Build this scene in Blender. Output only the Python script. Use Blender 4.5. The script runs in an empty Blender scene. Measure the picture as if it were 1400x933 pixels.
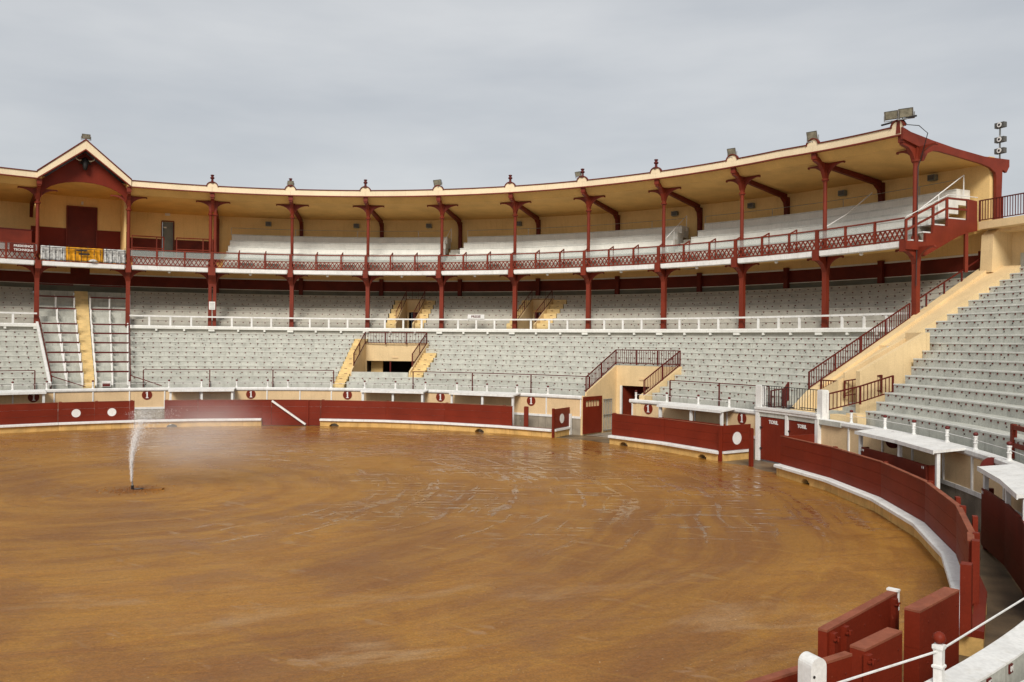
import bpy, math, random
from mathutils import Vector, Matrix
random.seed(7)
sc = bpy.context.scene
C = sc.collection

# ------------------------------------------------------------------ camera
cam = bpy.data.cameras.new('camera'); co = bpy.data.objects.new('camera', cam); C.objects.link(co)
cam.sensor_width = 36; cam.lens = 36 * 1150.9646 / 1400; cam.clip_end = 2000; cam.clip_start = 0.1
roll, pitch = -0.00998, 0.00143
fw = Vector((0, math.cos(pitch), math.sin(pitch))); rt = Vector((1, 0, 0)); up = rt.cross(fw)
r2 = math.cos(roll) * rt - math.sin(roll) * up; u2 = math.sin(roll) * rt + math.cos(roll) * up
M = Matrix((r2, u2, -fw)).transposed().to_4x4(); M.translation = Vector((12.3999, -27.7278, 5.2752))
co.matrix_world = M; sc.camera = co

# ------------------------------------------------------------------ light
SUN_EL, SUN_AZ = math.radians(37), Vector((-.14, -1.)).normalized()
w = bpy.data.worlds.new('World'); sc.world = w; w.use_nodes = True
nt = w.node_tree; nt.nodes.clear()
def N(t, **k):
    n = nt.nodes.new(t)
    for a, v in k.items(): setattr(n, a, v)
    return n
L = lambda a, b: nt.links.new(a, b)
sky = N('ShaderNodeTexSky', sky_type='NISHITA', sun_disc=False, sun_elevation=SUN_EL,
        sun_rotation=math.atan2(SUN_AZ.x, SUN_AZ.y), air_density=1.2, dust_density=2.0)
bg = N('ShaderNodeBackground'); out = N('ShaderNodeOutputWorld'); bg.inputs[1].default_value = .096
tc = N('ShaderNodeTexCoord'); mp = N('ShaderNodeMapping'); mp.inputs['Scale'].default_value = (1.2, 1.2, 5)
no = N('ShaderNodeTexNoise'); no.inputs['Scale'].default_value = 1.6; no.inputs['Detail'].default_value = 5; no.inputs['Roughness'].default_value = .55
L(tc.outputs['Generated'], mp.inputs[0]); L(mp.outputs[0], no.inputs['Vector'])
rp = N('ShaderNodeValToRGB'); e = rp.color_ramp.elements
e[0].position = .30; e[0].color = (3.75, 3.92, 4.15, 1); e[1].position = .66; e[1].color = (5.0, 5.08, 5.15, 1)
L(no.outputs[0], rp.inputs[0])
mx = N('ShaderNodeMix', data_type='RGBA'); mx.inputs[0].default_value = .9
L(sky.outputs[0], mx.inputs[6]); L(rp.outputs[0], mx.inputs[7]); L(mx.outputs[2], bg.inputs[0]); L(bg.outputs[0], out.inputs[0])
sun = bpy.data.lights.new('sun', 'SUN'); sun.energy = 2.1; sun.angle = math.radians(20); sun.color = (1, .95, .87)
so = bpy.data.objects.new('sun', sun); C.objects.link(so)
sd = Vector((SUN_AZ.x * math.cos(SUN_EL), SUN_AZ.y * math.cos(SUN_EL), math.sin(SUN_EL)))
so.rotation_euler = sd.to_track_quat('Z', 'Y').to_euler()
sc.cycles.volume_bounces = 3
sc.view_settings.view_transform = 'Standard'; sc.view_settings.look = 'None'; sc.view_settings.exposure = 0.5

# ------------------------------------------------------------------ ring coordinates: bay b, radius R, height z
TH0, DB = 2.16738, 0.16115
def th(b): return TH0 - DB * b
def W(b, R, z, t=0.): a = th(b); return Vector((R*math.cos(a) + t*math.sin(a), R*math.sin(a) - t*math.cos(a), z))
def ax(b): a = th(b); return Vector((math.sin(a), -math.cos(a), 0)), Vector((math.cos(a), math.sin(a), 0))

# ------------------------------------------------------------------ materials
MT = {}
def mat(name, col, rough=.6, var=.12, scale=1.5, bump=.0, bscale=40, streak=0., scol=(.1, .07, .05), spec=.4, metal=0., tint=None, fine=0.05, worn=None):
    m = bpy.data.materials.new(name); m.use_nodes = True; t = m.node_tree; n = t.nodes; b = n['Principled BSDF']
    def A(ty, **k):
        x = n.new(ty)
        for a, v in k.items(): setattr(x, a, v)
        return x
    g = A('ShaderNodeNewGeometry'); lk = t.links.new
    no = A('ShaderNodeTexNoise'); no.inputs['Scale'].default_value = scale; no.inputs['Detail'].default_value = 6
    lk(g.outputs['Position'], no.inputs['Vector'])
    cr = A('ShaderNodeValToRGB'); e = cr.color_ramp.elements
    c2 = tint or tuple(c * (1 - 2.2*var) for c in col)
    e[0].position = .32; e[0].color = (*c2, 1); e[1].position = .62; e[1].color = (*col, 1)
    lk(no.outputs[0], cr.inputs[0]); last = cr.outputs[0]
    if fine:
        nf = A('ShaderNodeTexNoise'); nf.inputs['Scale'].default_value = 22; nf.inputs['Detail'].default_value = 3
        lk(g.outputs['Position'], nf.inputs['Vector'])
        mr = A('ShaderNodeMapRange'); mr.inputs[1].default_value = .3; mr.inputs[2].default_value = .7; mr.inputs[3].default_value = 1 - 2*fine; mr.inputs[4].default_value = 1 + fine
        lk(nf.outputs[0], mr.inputs[0])
        vm = A('ShaderNodeVectorMath', operation='SCALE'); lk(last, vm.inputs[0]); lk(mr.outputs[0], vm.inputs['Scale']); last = vm.outputs[0]
    if streak:
        mp = A('ShaderNodeMapping'); mp.inputs['Scale'].default_value = (5, 5, .45)
        n2 = A('ShaderNodeTexNoise'); n2.inputs['Scale'].default_value = 1.5; n2.inputs['Detail'].default_value = 5
        lk(g.outputs['Position'], mp.inputs[0]); lk(mp.outputs[0], n2.inputs['Vector'])
        r = A('ShaderNodeValToRGB'); r.color_ramp.elements[0].position = .54; r.color_ramp.elements[1].position = .74
        r.color_ramp.elements[1].color = (streak,)*3 + (1,)
        lk(n2.outputs[0], r.inputs[0])
        mx = A('ShaderNodeMix', data_type='RGBA'); lk(r.outputs[0], mx.inputs[0]); lk(last, mx.inputs[6]); mx.inputs[7].default_value = (*scol, 1); last = mx.outputs[2]
    if worn:
        n3 = A('ShaderNodeTexNoise'); n3.inputs['Scale'].default_value = 9; n3.inputs['Detail'].default_value = 8; n3.inputs['Roughness'].default_value = .7
        lk(g.outputs['Position'], n3.inputs['Vector'])
        r = A('ShaderNodeValToRGB'); r.color_ramp.elements[0].position = .64; r.color_ramp.elements[1].position = .70
        lk(n3.outputs[0], r.inputs[0])
        mx = A('ShaderNodeMix', data_type='RGBA'); lk(r.outputs[0], mx.inputs[0]); lk(last, mx.inputs[6]); mx.inputs[7].default_value = (*worn, 1); last = mx.outputs[2]
    lk(last, b.inputs['Base Color'])
    b.inputs['Roughness'].default_value = rough; b.inputs['Metallic'].default_value = metal; b.inputs['Specular IOR Level'].default_value = spec
    if bump:
        n4 = A('ShaderNodeTexNoise'); n4.inputs['Scale'].default_value = bscale; n4.inputs['Detail'].default_value = 4
        lk(g.outputs['Position'], n4.inputs['Vector']); bp = A('ShaderNodeBump'); bp.inputs['Strength'].default_value = bump; bp.inputs['Distance'].default_value = .01
        lk(n4.outputs[0], bp.inputs['Height']); lk(bp.outputs[0], b.inputs['Normal'])
    MT[name] = m; return m
RED = mat('red_paint', (.190, .0215, .0075), .55, .10, .8, .15, 30, .18, (.11, .014, .007), .2, worn=(.27, .065, .035))
REDL = mat('iron_red_paint', (.205, .030, .013), .5, .12, 1.2, .1, 30, .25, (.14, .02, .010), .25)
REDD = mat('dark_red_paint', (.15, .022, .011), .55, .15, 1, .1, 30, spec=.2)
REDT = mat('faded_red_top', (.30, .095, .052), .75, .15, 2.5, .2, 30, .4, (.20, .04, .02), .2)
REDR = mat('railing_red_paint', (.11, .012, .008), .45, .1, 2, spec=.25)
CREAM = mat('cream_paint', (.80, .60, .33), .75, .06, .9, .15, 25, .3, (.50, .36, .20), worn=(.66, .50, .30))
BEIGE = mat('beige_panel', (.74, .53, .30), .75, .06, 1.1, .15, 25, .3, (.50, .34, .18))
OCHRE = mat('ochre_plaster', (.86, .60, .26), .85, .06, .6, .2, 12, .25, (.55, .32, .11))
SOFF = mat('ochre_boarding', (.74, .46, .15), .8, .08, .7, .15, 12)
FASC = mat('fascia_cream', (.90, .74, .50), .7, .05, .7, 0, 1, .25, (.6, .45, .26))
WHITE = mat('white_paint', (.82, .81, .78), .6, .06, 2.5, .2, 30, .45, (.52, .48, .40), .3, worn=(.60, .57, .50))
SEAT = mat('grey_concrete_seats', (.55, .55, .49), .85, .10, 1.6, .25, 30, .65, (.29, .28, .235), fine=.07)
NOSEF = mat('faint_seat_edge', (.57, .57, .51), .8, .08, 3)
NOSE = mat('pale_seat_edge', (.66, .66, .61), .8, .08, 3)
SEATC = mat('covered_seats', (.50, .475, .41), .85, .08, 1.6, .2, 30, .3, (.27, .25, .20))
SEATU = mat('gallery_seats', (.80, .79, .73), .8, .05, 1.2, .1, 30, .25, (.45, .43, .38))
CONC = mat('raw_concrete', (.36, .31, .24), .9, .22, 1.1, .4, 20, .7, (.16, .13, .10), worn=(.5, .48, .44))
YEL = mat('yellow_kerb', (.72, .45, .15), .75, .12, 2, .2, 25, .7, (.38, .20, .06))
STEPY = mat('yellow_steps', (.78, .58, .27), .8, .1, 2, .2, 25)
TAGR = mat('red_tag', (.13, .012, .008), .5, .1, 5)
BOLT = mat('dark_bolt', (.05, .035, .03), .7, .1, 5)
IRON = mat('black_iron', (.025, .02, .02), .45, .1, 5)
LAMP = mat('lamp_housing', (.10, .095, .085), .4, .1, 5)
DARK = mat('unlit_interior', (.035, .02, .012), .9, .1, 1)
GREYD = mat('grey_green_door', (.20, .22, .20), .5, .1, 2)
STEEL = mat('galvanised_steel', (.42, .42, .40), .4, .1, 4, metal=.6)
GREEN = mat('grey_green_dado', (.17, .18, .15), .8, .1, 1)
CLY = mat('yellow_cloth', (.80, .36, .01), .8, .15, 4)
CLW = mat('white_cloth', (.72, .72, .69), .85, .25, 6)
LENS = mat('lamp_lens', (.30, .28, .21), .12, .2, 6)
BULL = mat('bull_hide', (.02, .018, .016), .6, .1, 5)
HORN = mat('horn', (.6, .52, .36), .5, .1, 5)
gl = bpy.data.materials.new('clear_glass'); gl.use_nodes = True; b = gl.node_tree.nodes['Principled BSDF']
b.inputs['Base Color'].default_value = (.45, .50, .47, 1); b.inputs['Roughness'].default_value = .08; b.inputs['Alpha'].default_value = .30

def sand_material():
    m = bpy.data.materials.new('wet_sand'); m.use_nodes = True; t = m.node_tree; n = t.nodes; b = n['Principled BSDF']; lk = t.links.new
    def A(ty, **k):
        x = n.new(ty)
        for a, v in k.items(): setattr(x, a, v)
        return x
    def mth(op, a, c=None, clamp=False):
        x = A('ShaderNodeMath', operation=op, use_clamp=clamp)
        for i, s in enumerate((a, c)):
            if s is None: continue
            if isinstance(s, (int, float)): x.inputs[i].default_value = s
            else: lk(s, x.inputs[i])
        return x.outputs[0]
    def noise(vec, s, d=4, r=.5, dist=0):
        x = A('ShaderNodeTexNoise'); x.inputs['Scale'].default_value = s; x.inputs['Detail'].default_value = d; x.inputs['Roughness'].default_value = r; x.inputs['Distortion'].default_value = dist
        lk(vec, x.inputs['Vector']); return x.outputs[0]
    def ramp(v, lo, hi, a=0., c=1., smooth=True):
        x = A('ShaderNodeMapRange', interpolation_type='SMOOTHSTEP' if smooth else 'LINEAR'); lk(v, x.inputs[0])
        for i, s in enumerate((lo, hi, a, c)): x.inputs[i+1].default_value = s
        return x.outputs[0]
    def mix(f, a, c):
        x = A('ShaderNodeMix', data_type='RGBA')
        if isinstance(f, float): x.inputs[0].default_value = f
        else: lk(f, x.inputs[0])
        for i, s in ((6, a), (7, c)):
            if isinstance(s, tuple): x.inputs[i].default_value = (*s, 1)
            else: lk(s, x.inputs[i])
        return x.outputs[2]
    g = A('ShaderNodeNewGeometry'); P = g.outputs['Position']; sx = A('ShaderNodeSeparateXYZ'); lk(P, sx.inputs[0]); X, Y = sx.outputs[0], sx.outputs[1]
    J = W(.92, 1.78, 0)
    dx = mth('SUBTRACT', X, J.x); dy = mth('SUBTRACT', Y, J.y)
    wob = noise(P, .18, 3); 
    r = mth('SQRT', mth('ADD', mth('MULTIPLY', dx, dx), mth('MULTIPLY', dy, dy)))
    r0 = r; r = mth('ADD', r, mth('MULTIPLY', wob, 2.0)); a = mth('ARCTAN2', dy, dx)
    def vec(x, y):
        c = A('ShaderNodeCombineXYZ'); lk(x, c.inputs[0]); lk(y, c.inputs[1]); return c.outputs[0]
    arcs = noise(vec(mth('MULTIPLY', a, 1.3), mth('MULTIPLY', r, 1.6)), 1.5, 5, .6, .3)
    arcf = noise(vec(mth('MULTIPLY', a, 2.), mth('MULTIPLY', r, 2.3)), 1.3, 2, .5)
    lin = noise(vec(mth('MULTIPLY', mth('ADD', X, mth('MULTIPLY', Y, .25)), .22), mth('MULTIPLY', mth('SUBTRACT', Y, mth('MULTIPLY', X, .25)), 2.2)), 1.3, 5, .6, .4)
    lin2 = noise(vec(mth('MULTIPLY', mth('ADD', X, mth('MULTIPLY', Y, -.6)), .3), mth('MULTIPLY', mth('ADD', Y, mth('MULTIPLY', X, .6)), 1.6)), 1.3, 5, .6, .6)
    big = noise(P, .16, 4, .5, .5); mid = noise(P, .8, 5, .55, .3); fine = noise(P, 9, 8, .78)
    gr = noise(P, 55, 3, .7)
    near = ramp(r, 6., 12., 1., 0.)
    # colour
    c = mix(ramp(big, .35, .65), (.350, .155, .025), (.225, .092, .020))
    c = mix(mth('MULTIPLY', ramp(arcs, .40, .60), ramp(near, 0, 1, .35, .2)), c, (.41, .205, .032))
    rings = noise(vec(mth('MULTIPLY', a, .25), mth('MULTIPLY', r, 1.15)), 1.2, 4, .6)
    c = mix(mth('MULTIPLY', ramp(rings, .42, .60), ramp(r, 7., 15., .38, 0.)), c, (.43, .215, .035))
    c = mix(mth('MULTIPLY', ramp(rings, .42, .34), ramp(r, 7., 15., .25, 0.)), c, (.22, .095, .020))
    c = mix(mth('MULTIPLY', ramp(lin, .50, .66), .35), c, (.215, .090, .026))
    c = mix(mth('MULTIPLY', ramp(lin2, .60, .68), .35), c, (.40, .20, .028))
    c = mix(mth('MULTIPLY', ramp(mid, .55, .72), .4), c, (.20, .085, .030))
    damp = ramp(noise(P, .42, 5, .6, .6), .50, .60)
    c = mix(mth('MULTIPLY', damp, .45), c, (.225, .088, .018))
    dry = mth('MULTIPLY', ramp(noise(vec(mth('MULTIPLY', X, .35), mth('MULTIPLY', mth('SUBTRACT', Y, mth('MULTIPLY', X, .3)), .9)), .7, 5, .6, .5), .54, .70), ramp(Y, -6., -13.))
    c = mix(mth('MULTIPLY', dry, .5), c, (.44, .285, .15))
    c = mix(ramp(r0, .3, 1.5, .85, 0.), c, (.17, .065, .018))
    # light grit left on top and crumbs
    c = mix(ramp(gr, .64, .72, 0., .6), c, (.60, .42, .22)); c = mix(ramp(gr, .34, .26, 0., .45), c, (.13, .05, .02))
    sg = A('ShaderNodeVectorMath', operation='SCALE'); lk(c, sg.inputs[0]); lk(ramp(noise(P, 26, 4, .7), .32, .68, .78, 1.2), sg.inputs['Scale']); c = sg.outputs[0]
    c = mix(ramp(noise(P, 17, 2, .5), .73, .76), c, (.62, .50, .34))
    sc_ = A('ShaderNodeVectorMath', operation='SCALE'); lk(c, sc_.inputs[0]); lk(ramp(fine, .3, .7, .82, 1.17), sc_.inputs['Scale']); c = sc_.outputs[0]
    # standing water films: in tractor arcs in the far right half, along the far fence and a few lone puddles
    zone = mth('MULTIPLY', ramp(noise(P, .17, 3), .33, .50), mth('MULTIPLY', mth('MULTIPLY', ramp(Y, -9., -2.), ramp(X, -4., 2.)), ramp(r, 7., 10.)))
    hz = noise(vec(mth('MULTIPLY', X, .30), mth('MULTIPLY', Y, 3.0)), 1.2, 2, .5, 0)
    cross = mth('ADD', mth('MULTIPLY', mth('MAXIMUM', arcf, hz), 1.), mth('MULTIPLY', mth('SUBTRACT', zone, 1.), .20))
    w1 = mth('MULTIPLY', ramp(cross, .52, .63), ramp(noise(P, 2.2, 5, .7), .42, .52))
    w2 = mth('MULTIPLY', ramp(lin, .57, .62), mth('MULTIPLY', ramp(Y, 6., 14.), ramp(noise(P, .3, 3), .45, .58)))
    w3 = mth('MULTIPLY', ramp(mth('ADD', mth('MULTIPLY', mid, .5), mth('MULTIPLY', lin2, .5)), .585, .62), mth('MULTIPLY', ramp(Y, 6., -2.), .45))
    wet = mth('MAXIMUM', mth('MAXIMUM', w1, w2), w3, True)
    c = mix(mth('MULTIPLY', w3, .5), c, (.42, .20, .03))
    lk(c, b.inputs['Base Color'])
    base = mth('SUBTRACT', ramp(mid, .3, .7, .36, .54), mth('ADD', mth('MULTIPLY', damp, .09), mth('MULTIPLY', ramp(Y, -2., 12.), .12)))
    x = A('ShaderNodeMix'); lk(wet, x.inputs[0]); lk(base, x.inputs[2]); x.inputs[3].default_value = .12
    lk(x.outputs[0], b.inputs['Roughness']); b.inputs['Specular IOR Level'].default_value = .25
    b.inputs['Coat IOR'].default_value = 1.55; lk(wet, b.inputs['Coat Weight']); b.inputs['Coat Roughness'].default_value = .10
    rip = A('ShaderNodeBump'); rip.inputs['Strength'].default_value = .6; rip.inputs['Distance'].default_value = .05
    lk(noise(vec(mth('MULTIPLY', X, .8), mth('MULTIPLY', Y, 3.)), 1.6, 2, .4), rip.inputs['Height']); lk(rip.outputs[0], b.inputs['Coat Normal'])
    bp = A('ShaderNodeBump'); bp.inputs['Distance'].default_value = .03
    h = mth('ADD', mth('MULTIPLY', fine, .5), mth('ADD', mth('MULTIPLY', lin, 1.2), mth('MULTIPLY', arcs, 1.2)))
    lk(h, bp.inputs['Height']); lk(ramp(wet, 0, 1, .75, .12), bp.inputs['Strength']); lk(bp.outputs[0], b.inputs['Normal'])
    return m
SAND = sand_material()
ALLEY = mat('damp_alley_floor', (.235, .165, .092), .5, .32, .8, .4, 18, .2, (.1, .07, .04), worn=(.30, .26, .2))
GROUND = mat('outer_ground', (.16, .15, .13), .9, .15, .3)

# ------------------------------------------------------------------ mesh builder
MW = {}
class MB:
    def __init__(s): s.v, s.f, s.m = [], [], []
    def add(s, vs, fs, m=0):
        k = len(s.v); s.v += [Vector(v) for v in vs]
        for i, f in enumerate(fs): s.f.append([k + j for j in f]); s.m.append(m if isinstance(m, int) else m[i])
        return s
    def hexa(s, p, m=0):   # 8 points: bottom 4 then top 4
        return s.add(p, [(3,2,1,0),(4,5,6,7),(0,1,5,4),(1,2,6,5),(2,3,7,6),(3,0,4,7)], m)
    def box(s, b, R, z, st, sr, sz, m=0, yaw=0, t=0):   # z = bottom
        T, Q = ax(b); c = W(b, R, z, t)
        if yaw: T, Q = (math.cos(yaw)*T + math.sin(yaw)*Q), (math.cos(yaw)*Q - math.sin(yaw)*T)
        p = [c + T*x*st/2 + Q*y*sr/2 + Vector((0,0,h)) for h in (0, sz) for x, y in ((-1,-1),(1,-1),(1,1),(-1,1))]
        return s.hexa(p, m)
    def sweep(s, b0, b1, prof, step=.125, m=0, dz=None, dr=None):
        n = max(1, round(abs(b1-b0)/step)); k = len(prof); vs = []
        for i in range(n+1):
            b = b0 + (b1-b0)*i/n
            vs += [W(b, R + (dr(b) if dr else 0), z + (dz(b) if dz else 0)) for R, z in prof]
        fs, ms = [], []
        for i in range(n):
            for j in range(k):
                j2 = (j+1) % k; fs.append((i*k+j, i*k+j2, (i+1)*k+j2, (i+1)*k+j)); ms.append(m if isinstance(m, int) else m[j])
        fs += [tuple(range(k))[::-1], tuple(n*k+j for j in range(k))]; ms += [m if isinstance(m, int) else m[0]]*2
        return s.add(vs, fs, ms)
    def rect(s, b0, b1, R0, R1, z0, z1, step=.125, m=0, **k): return s.sweep(b0, b1, [(R0,z0),(R1,z0),(R1,z1),(R0,z1)], step, m, **k)
    def bar(s, a, b, wd, ht=None, m=0, upv=None):      # square bar between two world points
        a, b = Vector(a), Vector(b); d = (b-a); 
        if d.length < 1e-6: return s
        d.normalize(); ht = ht or wd; u = upv or Vector((0,0,1))
        x = d.cross(u)
        if x.length < 1e-3: x = d.cross(Vector((1,0,0)))
        x.normalize(); y = x.cross(d)
        q = [(-1,-1),(1,-1),(1,1),(-1,1)]
        return s.hexa([a + x*i*wd/2 + y*j*ht/2 for i, j in q] + [b + x*i*wd/2 + y*j*ht/2 for i, j in q], m)
    def tube(s, pts, r, n=6, m=0):
        pts = [Vector(p) for p in pts]; vs = []; rs = r if isinstance(r, (list, tuple)) else [r]*len(pts)
        for i, p in enumerate(pts):
            d = (pts[min(i+1, len(pts)-1)] - pts[max(i-1, 0)]).normalized()
            x = d.cross(Vector((0,0,1)))
            if x.length < .05: x = d.cross(Vector((0,1,0)))
            x.normalize(); y = x.cross(d)
            vs += [p + rs[i]*(x*math.cos(2*math.pi*k/n) + y*math.sin(2*math.pi*k/n)) for k in range(n)]
        fs = [(i*n+k, i*n+(k+1)%n, (i+1)*n+(k+1)%n, (i+1)*n+k) for i in range(len(pts)-1) for k in range(n)]
        fs += [tuple(range(n))[::-1], tuple((len(pts)-1)*n+k for k in range(n))]
        return s.add(vs, fs, m)
    def lathe(s, c, prof, n=10, m=0):
        c = Vector(c); vs = [c + Vector((r*math.cos(2*math.pi*k/n), r*math.sin(2*math.pi*k/n), z)) for r, z in prof for k in range(n)]
        fs = [(i*n+k, i*n+(k+1)%n, (i+1)*n+(k+1)%n, (i+1)*n+k) for i in range(len(prof)-1) for k in range(n)]
        fs += [tuple(range(n))[::-1], tuple((len(prof)-1)*n+k for k in range(n))]
        return s.add(vs, fs, m)
    def prism(s, poly, fn, w0, w1, m=0):     # poly of (u,v); fn(u,v,w)->world
        k = len(poly); vs = [fn(u, v, w0) for u, v in poly] + [fn(u, v, w1) for u, v in poly]
        fs = [tuple(range(k))[::-1], tuple(range(k, 2*k))] + [(i, (i+1)%k, (i+1)%k+k, i+k) for i in range(k)]
        return s.add(vs, fs, m)
    def build(s, name, mats, parent=None, smooth=False, kind=None, label=None):
        if not isinstance(mats, (list, tuple)): mats = [mats]
        me = bpy.data.meshes.new(name); inv = MW[parent.name].inverted() if parent else Matrix()
        me.from_pydata([inv @ v for v in s.v], [], s.f); me.update()
        for x in mats: me.materials.append(x)
        me.polygons.foreach_set('material_index', s.m)
        import bmesh
        bm = bmesh.new(); bm.from_mesh(me); bmesh.ops.recalc_face_normals(bm, faces=bm.faces); bm.to_mesh(me); bm.free()
        if smooth: me.polygons.foreach_set('use_smooth', [True]*len(me.polygons))
        o = bpy.data.objects.new(name, me); C.objects.link(o)
        if parent: o.parent = parent; MW[o.name] = MW[parent.name]
        else: MW[o.name] = Matrix()
        if kind: o['kind'] = kind
        if label: o['label'] = label
        return o
def fr(b):            # radial plane at b: u=R, v=z, w=tangential
    return lambda u, v, w: W(b, u, v, w)
def ft(b, R):         # tangential plane: u=tangential, v=z, w=radial offset
    return lambda u, v, w: W(b, R + w, v, u)
def root(name, label, cat, b, R, z, group=None, rot=True):
    o = bpy.data.objects.new(name, None); C.objects.link(o); o.empty_display_size = .2
    o.location = W(b, R, z); a = th(b) - math.pi/2 if rot else 0; o.rotation_euler = (0, 0, a)
    MW[o.name] = Matrix.Translation(o.location) @ Matrix.Rotation(a, 4, 'Z')
    o['label'] = label; o['category'] = cat
    if group: o['group'] = group
    return o
def dup(r0, b, R, z, label):
    r = r0.copy(); C.objects.link(r); r.location = W(b, R, z); a = th(b) - math.pi/2; r.rotation_euler = (0, 0, a)
    MW[r.name] = Matrix.Translation(r.location) @ Matrix.Rotation(a, 4, 'Z'); r['label'] = label
    for ch in list(r0.children):
        c = ch.copy(); C.objects.link(c); c.parent = r; MW[c.name] = MW[r.name]
        for g in list(ch.children):
            d = g.copy(); C.objects.link(d); d.parent = c; MW[d.name] = MW[r.name]
    return r
def text(s, size, fn, parent, mt, depth=.01, name='lettering', bold=0.0, label=None):
    cu = bpy.data.curves.new('t', 'FONT'); cu.body = s; cu.size = size; cu.align_x = 'CENTER'; cu.align_y = 'CENTER'; cu.extrude = depth; cu.offset = bold
    cu.space_line = .95; cu.resolution_u = 2
    o = bpy.data.objects.new('t', cu); me = bpy.data.meshes.new_from_object(o)
    mb = MB(); mb.add([fn(v.co.x, v.co.y, -v.co.z) for v in me.vertices], [tuple(p.vertices) for p in me.polygons])
    r = mb.build(name, mt, parent, label=label); bpy.data.objects.remove(o); return r
ORD = ['first','second','third','fourth','fifth','sixth','seventh','eighth','ninth','tenth','eleventh','twelfth','thirteenth']
def railing(name, label, pts, h, parent=None, cat='railing', mt=REDR, sp=.14, post=1.6, rw=.055, group=None, bw=.03, bars=True, mid=False, postmt=None, two=True):
    P = [W(*p) for p in pts]; c = pts[len(pts)//2]
    r = parent or root(name, label, cat, c[0], c[1], c[2], group, rot=False); up = Vector((0,0,1))
    for a, b_ in zip(P, P[1:]):
        MB().bar(a+up*h, b_+up*h, rw, rw).build('top_rail', mt, r)
        if two: MB().bar(a+up*.08, b_+up*.08, rw*.8, rw*.8).build('bottom_rail', mt, r)
        if mid: MB().bar(a+up*h*.5, b_+up*h*.5, rw*.8, rw*.8).build('middle_rail', mt, r)
        ln = (b_-a).length; n = max(1, round(ln/post))
        for i in range(n+1):
            if i == 0 and a is not P[0]: continue
            p = a.lerp(b_, i/n); MB().bar(p - up*.02, p+up*(h+.02), rw*1.3, rw*1.3, upv=Vector((0,1,0))).build('post', postmt or mt, r)
        if bars:
            mb = MB(); k = max(1, int(ln/sp))
            for i in range(1, k):
                p = a.lerp(b_, i/k); mb.bar(p+up*.08, p+up*h, bw, bw, upv=Vector((0,1,0)))
            mb.build('balusters', mt, r, kind='stuff')
    return r
ZL = lambda R: 2.6 + .312*(R-27)/.66      # lower tier nosing line
ZC = lambda R: 6.65 + .365*(R-35.3)/.65   # covered tier
ZR = lambda R: 2.70 + .342*(R-27)/.66     # right block

# ------------------------------------------------------------------ ground
def disc(name, R0, R1, z, mt, n=160):
    mb = MB(); vs = []
    for i in range(n):
        a = 2*math.pi*i/n; vs += [(R0*math.cos(a), R0*math.sin(a), z), (R1*math.cos(a), R1*math.sin(a), z)]
    mb.add(vs, [(2*i, 2*i+1, (2*i+3) % (2*n), (2*i+2) % (2*n)) for i in range(n)])
    return mb.build(name, mt, kind='structure')
g = MB().add([(-900,-900,-.05),(900,-900,-.05),(900,900,-.05),(-900,900,-.05)], [(0,1,2,3)]).build('ground', GROUND, kind='structure')
disc('alley_floor', 23.0, 35, -.006, ALLEY)
mb = MB(); n = 200; vs = [(0, 0, .0)]
for i in range(n):
    a = 2*math.pi*i/n; bb = (TH0 - a) / DB % (2*math.pi/DB)
    R = 24.05 + (.25 + .12*math.sin(i*1.7) if 7.8 < bb < 8.8 or 11.1 < bb < 11.8 else 0); vs.append((R*math.cos(a), R*math.sin(a), 0))
mb.add(vs, [(0, i+1, (i+1) % n + 1) for i in range(n)]).build('sand_floor', SAND, kind='structure')

# ------------------------------------------------------------------ red barrier fence round the ring
def chord(a, c):
    m, h = (a+c)/2*DB, (c-a)/2*DB
    return lambda b: 24.15*(math.cos(h)/math.cos(b*DB-m) - 1) + 24.15*(1-math.cos(h))*.6
def base_block(r, b0, b1, arches=(), segs=None):
    S = [b0] + [x for x in (segs or []) if b0+.05 < x < b1-.05] + [b1]
    for a, c in zip(S, S[1:]): base_piece(r, a, c, arches)
def base_piece(r, b0, b1, arches):
    ck = dict(dr=chord(b0, b1))
    mb = MB(); cuts = sorted([a for a in arches if b0 < a < b1]); c = b0; hw = .075
    R0, R1 = 23.98, 24.45
    for a in cuts:
        if a-hw > c: mb.rect(c, a-hw, R0, R1, -.02, .33, **ck)
        k = 8
        for i in range(k):
            x0, x1 = -1+2*i/k, -1+2*(i+1)/k; h = .19*math.sqrt(max(0, 1-((x0+x1)/2)**2))
            mb.rect(a+hw*x0, a+hw*x1, R0, R1, h, .33, **ck)
        c = a+hw
    mb.rect(c, b1, R0, R1, -.02, .33, **ck); mb.build('kerb', YEL, r)
    MB().sweep(b0-.0, b1, [(23.84,.34),(23.86,.33),(24.14,.331),(24.14,.46),(23.90,.455),(23.84,.43)], **ck).build('white_ledge', WHITE, r)
    MB().sweep(b0, b1, [(24.26,.331),(24.46,.331),(24.46,.45),(24.26,.46)], **ck).build('outer_ledge', RED, r)
def planks(r, b0, b1, z0=.46, z1=1.57, R=24.15, n=3, th_=.07):
    mb_n = (z1-z0)/n
    for i in range(n):
        MB().rect(b0+.0008, b1-.0008, R, R+th_, z0+i*mb_n+(.004 if i else 0), z0+(i+1)*mb_n-.003, .25, dr=chord(b0, b1)).build('plank', RED, r)
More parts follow.
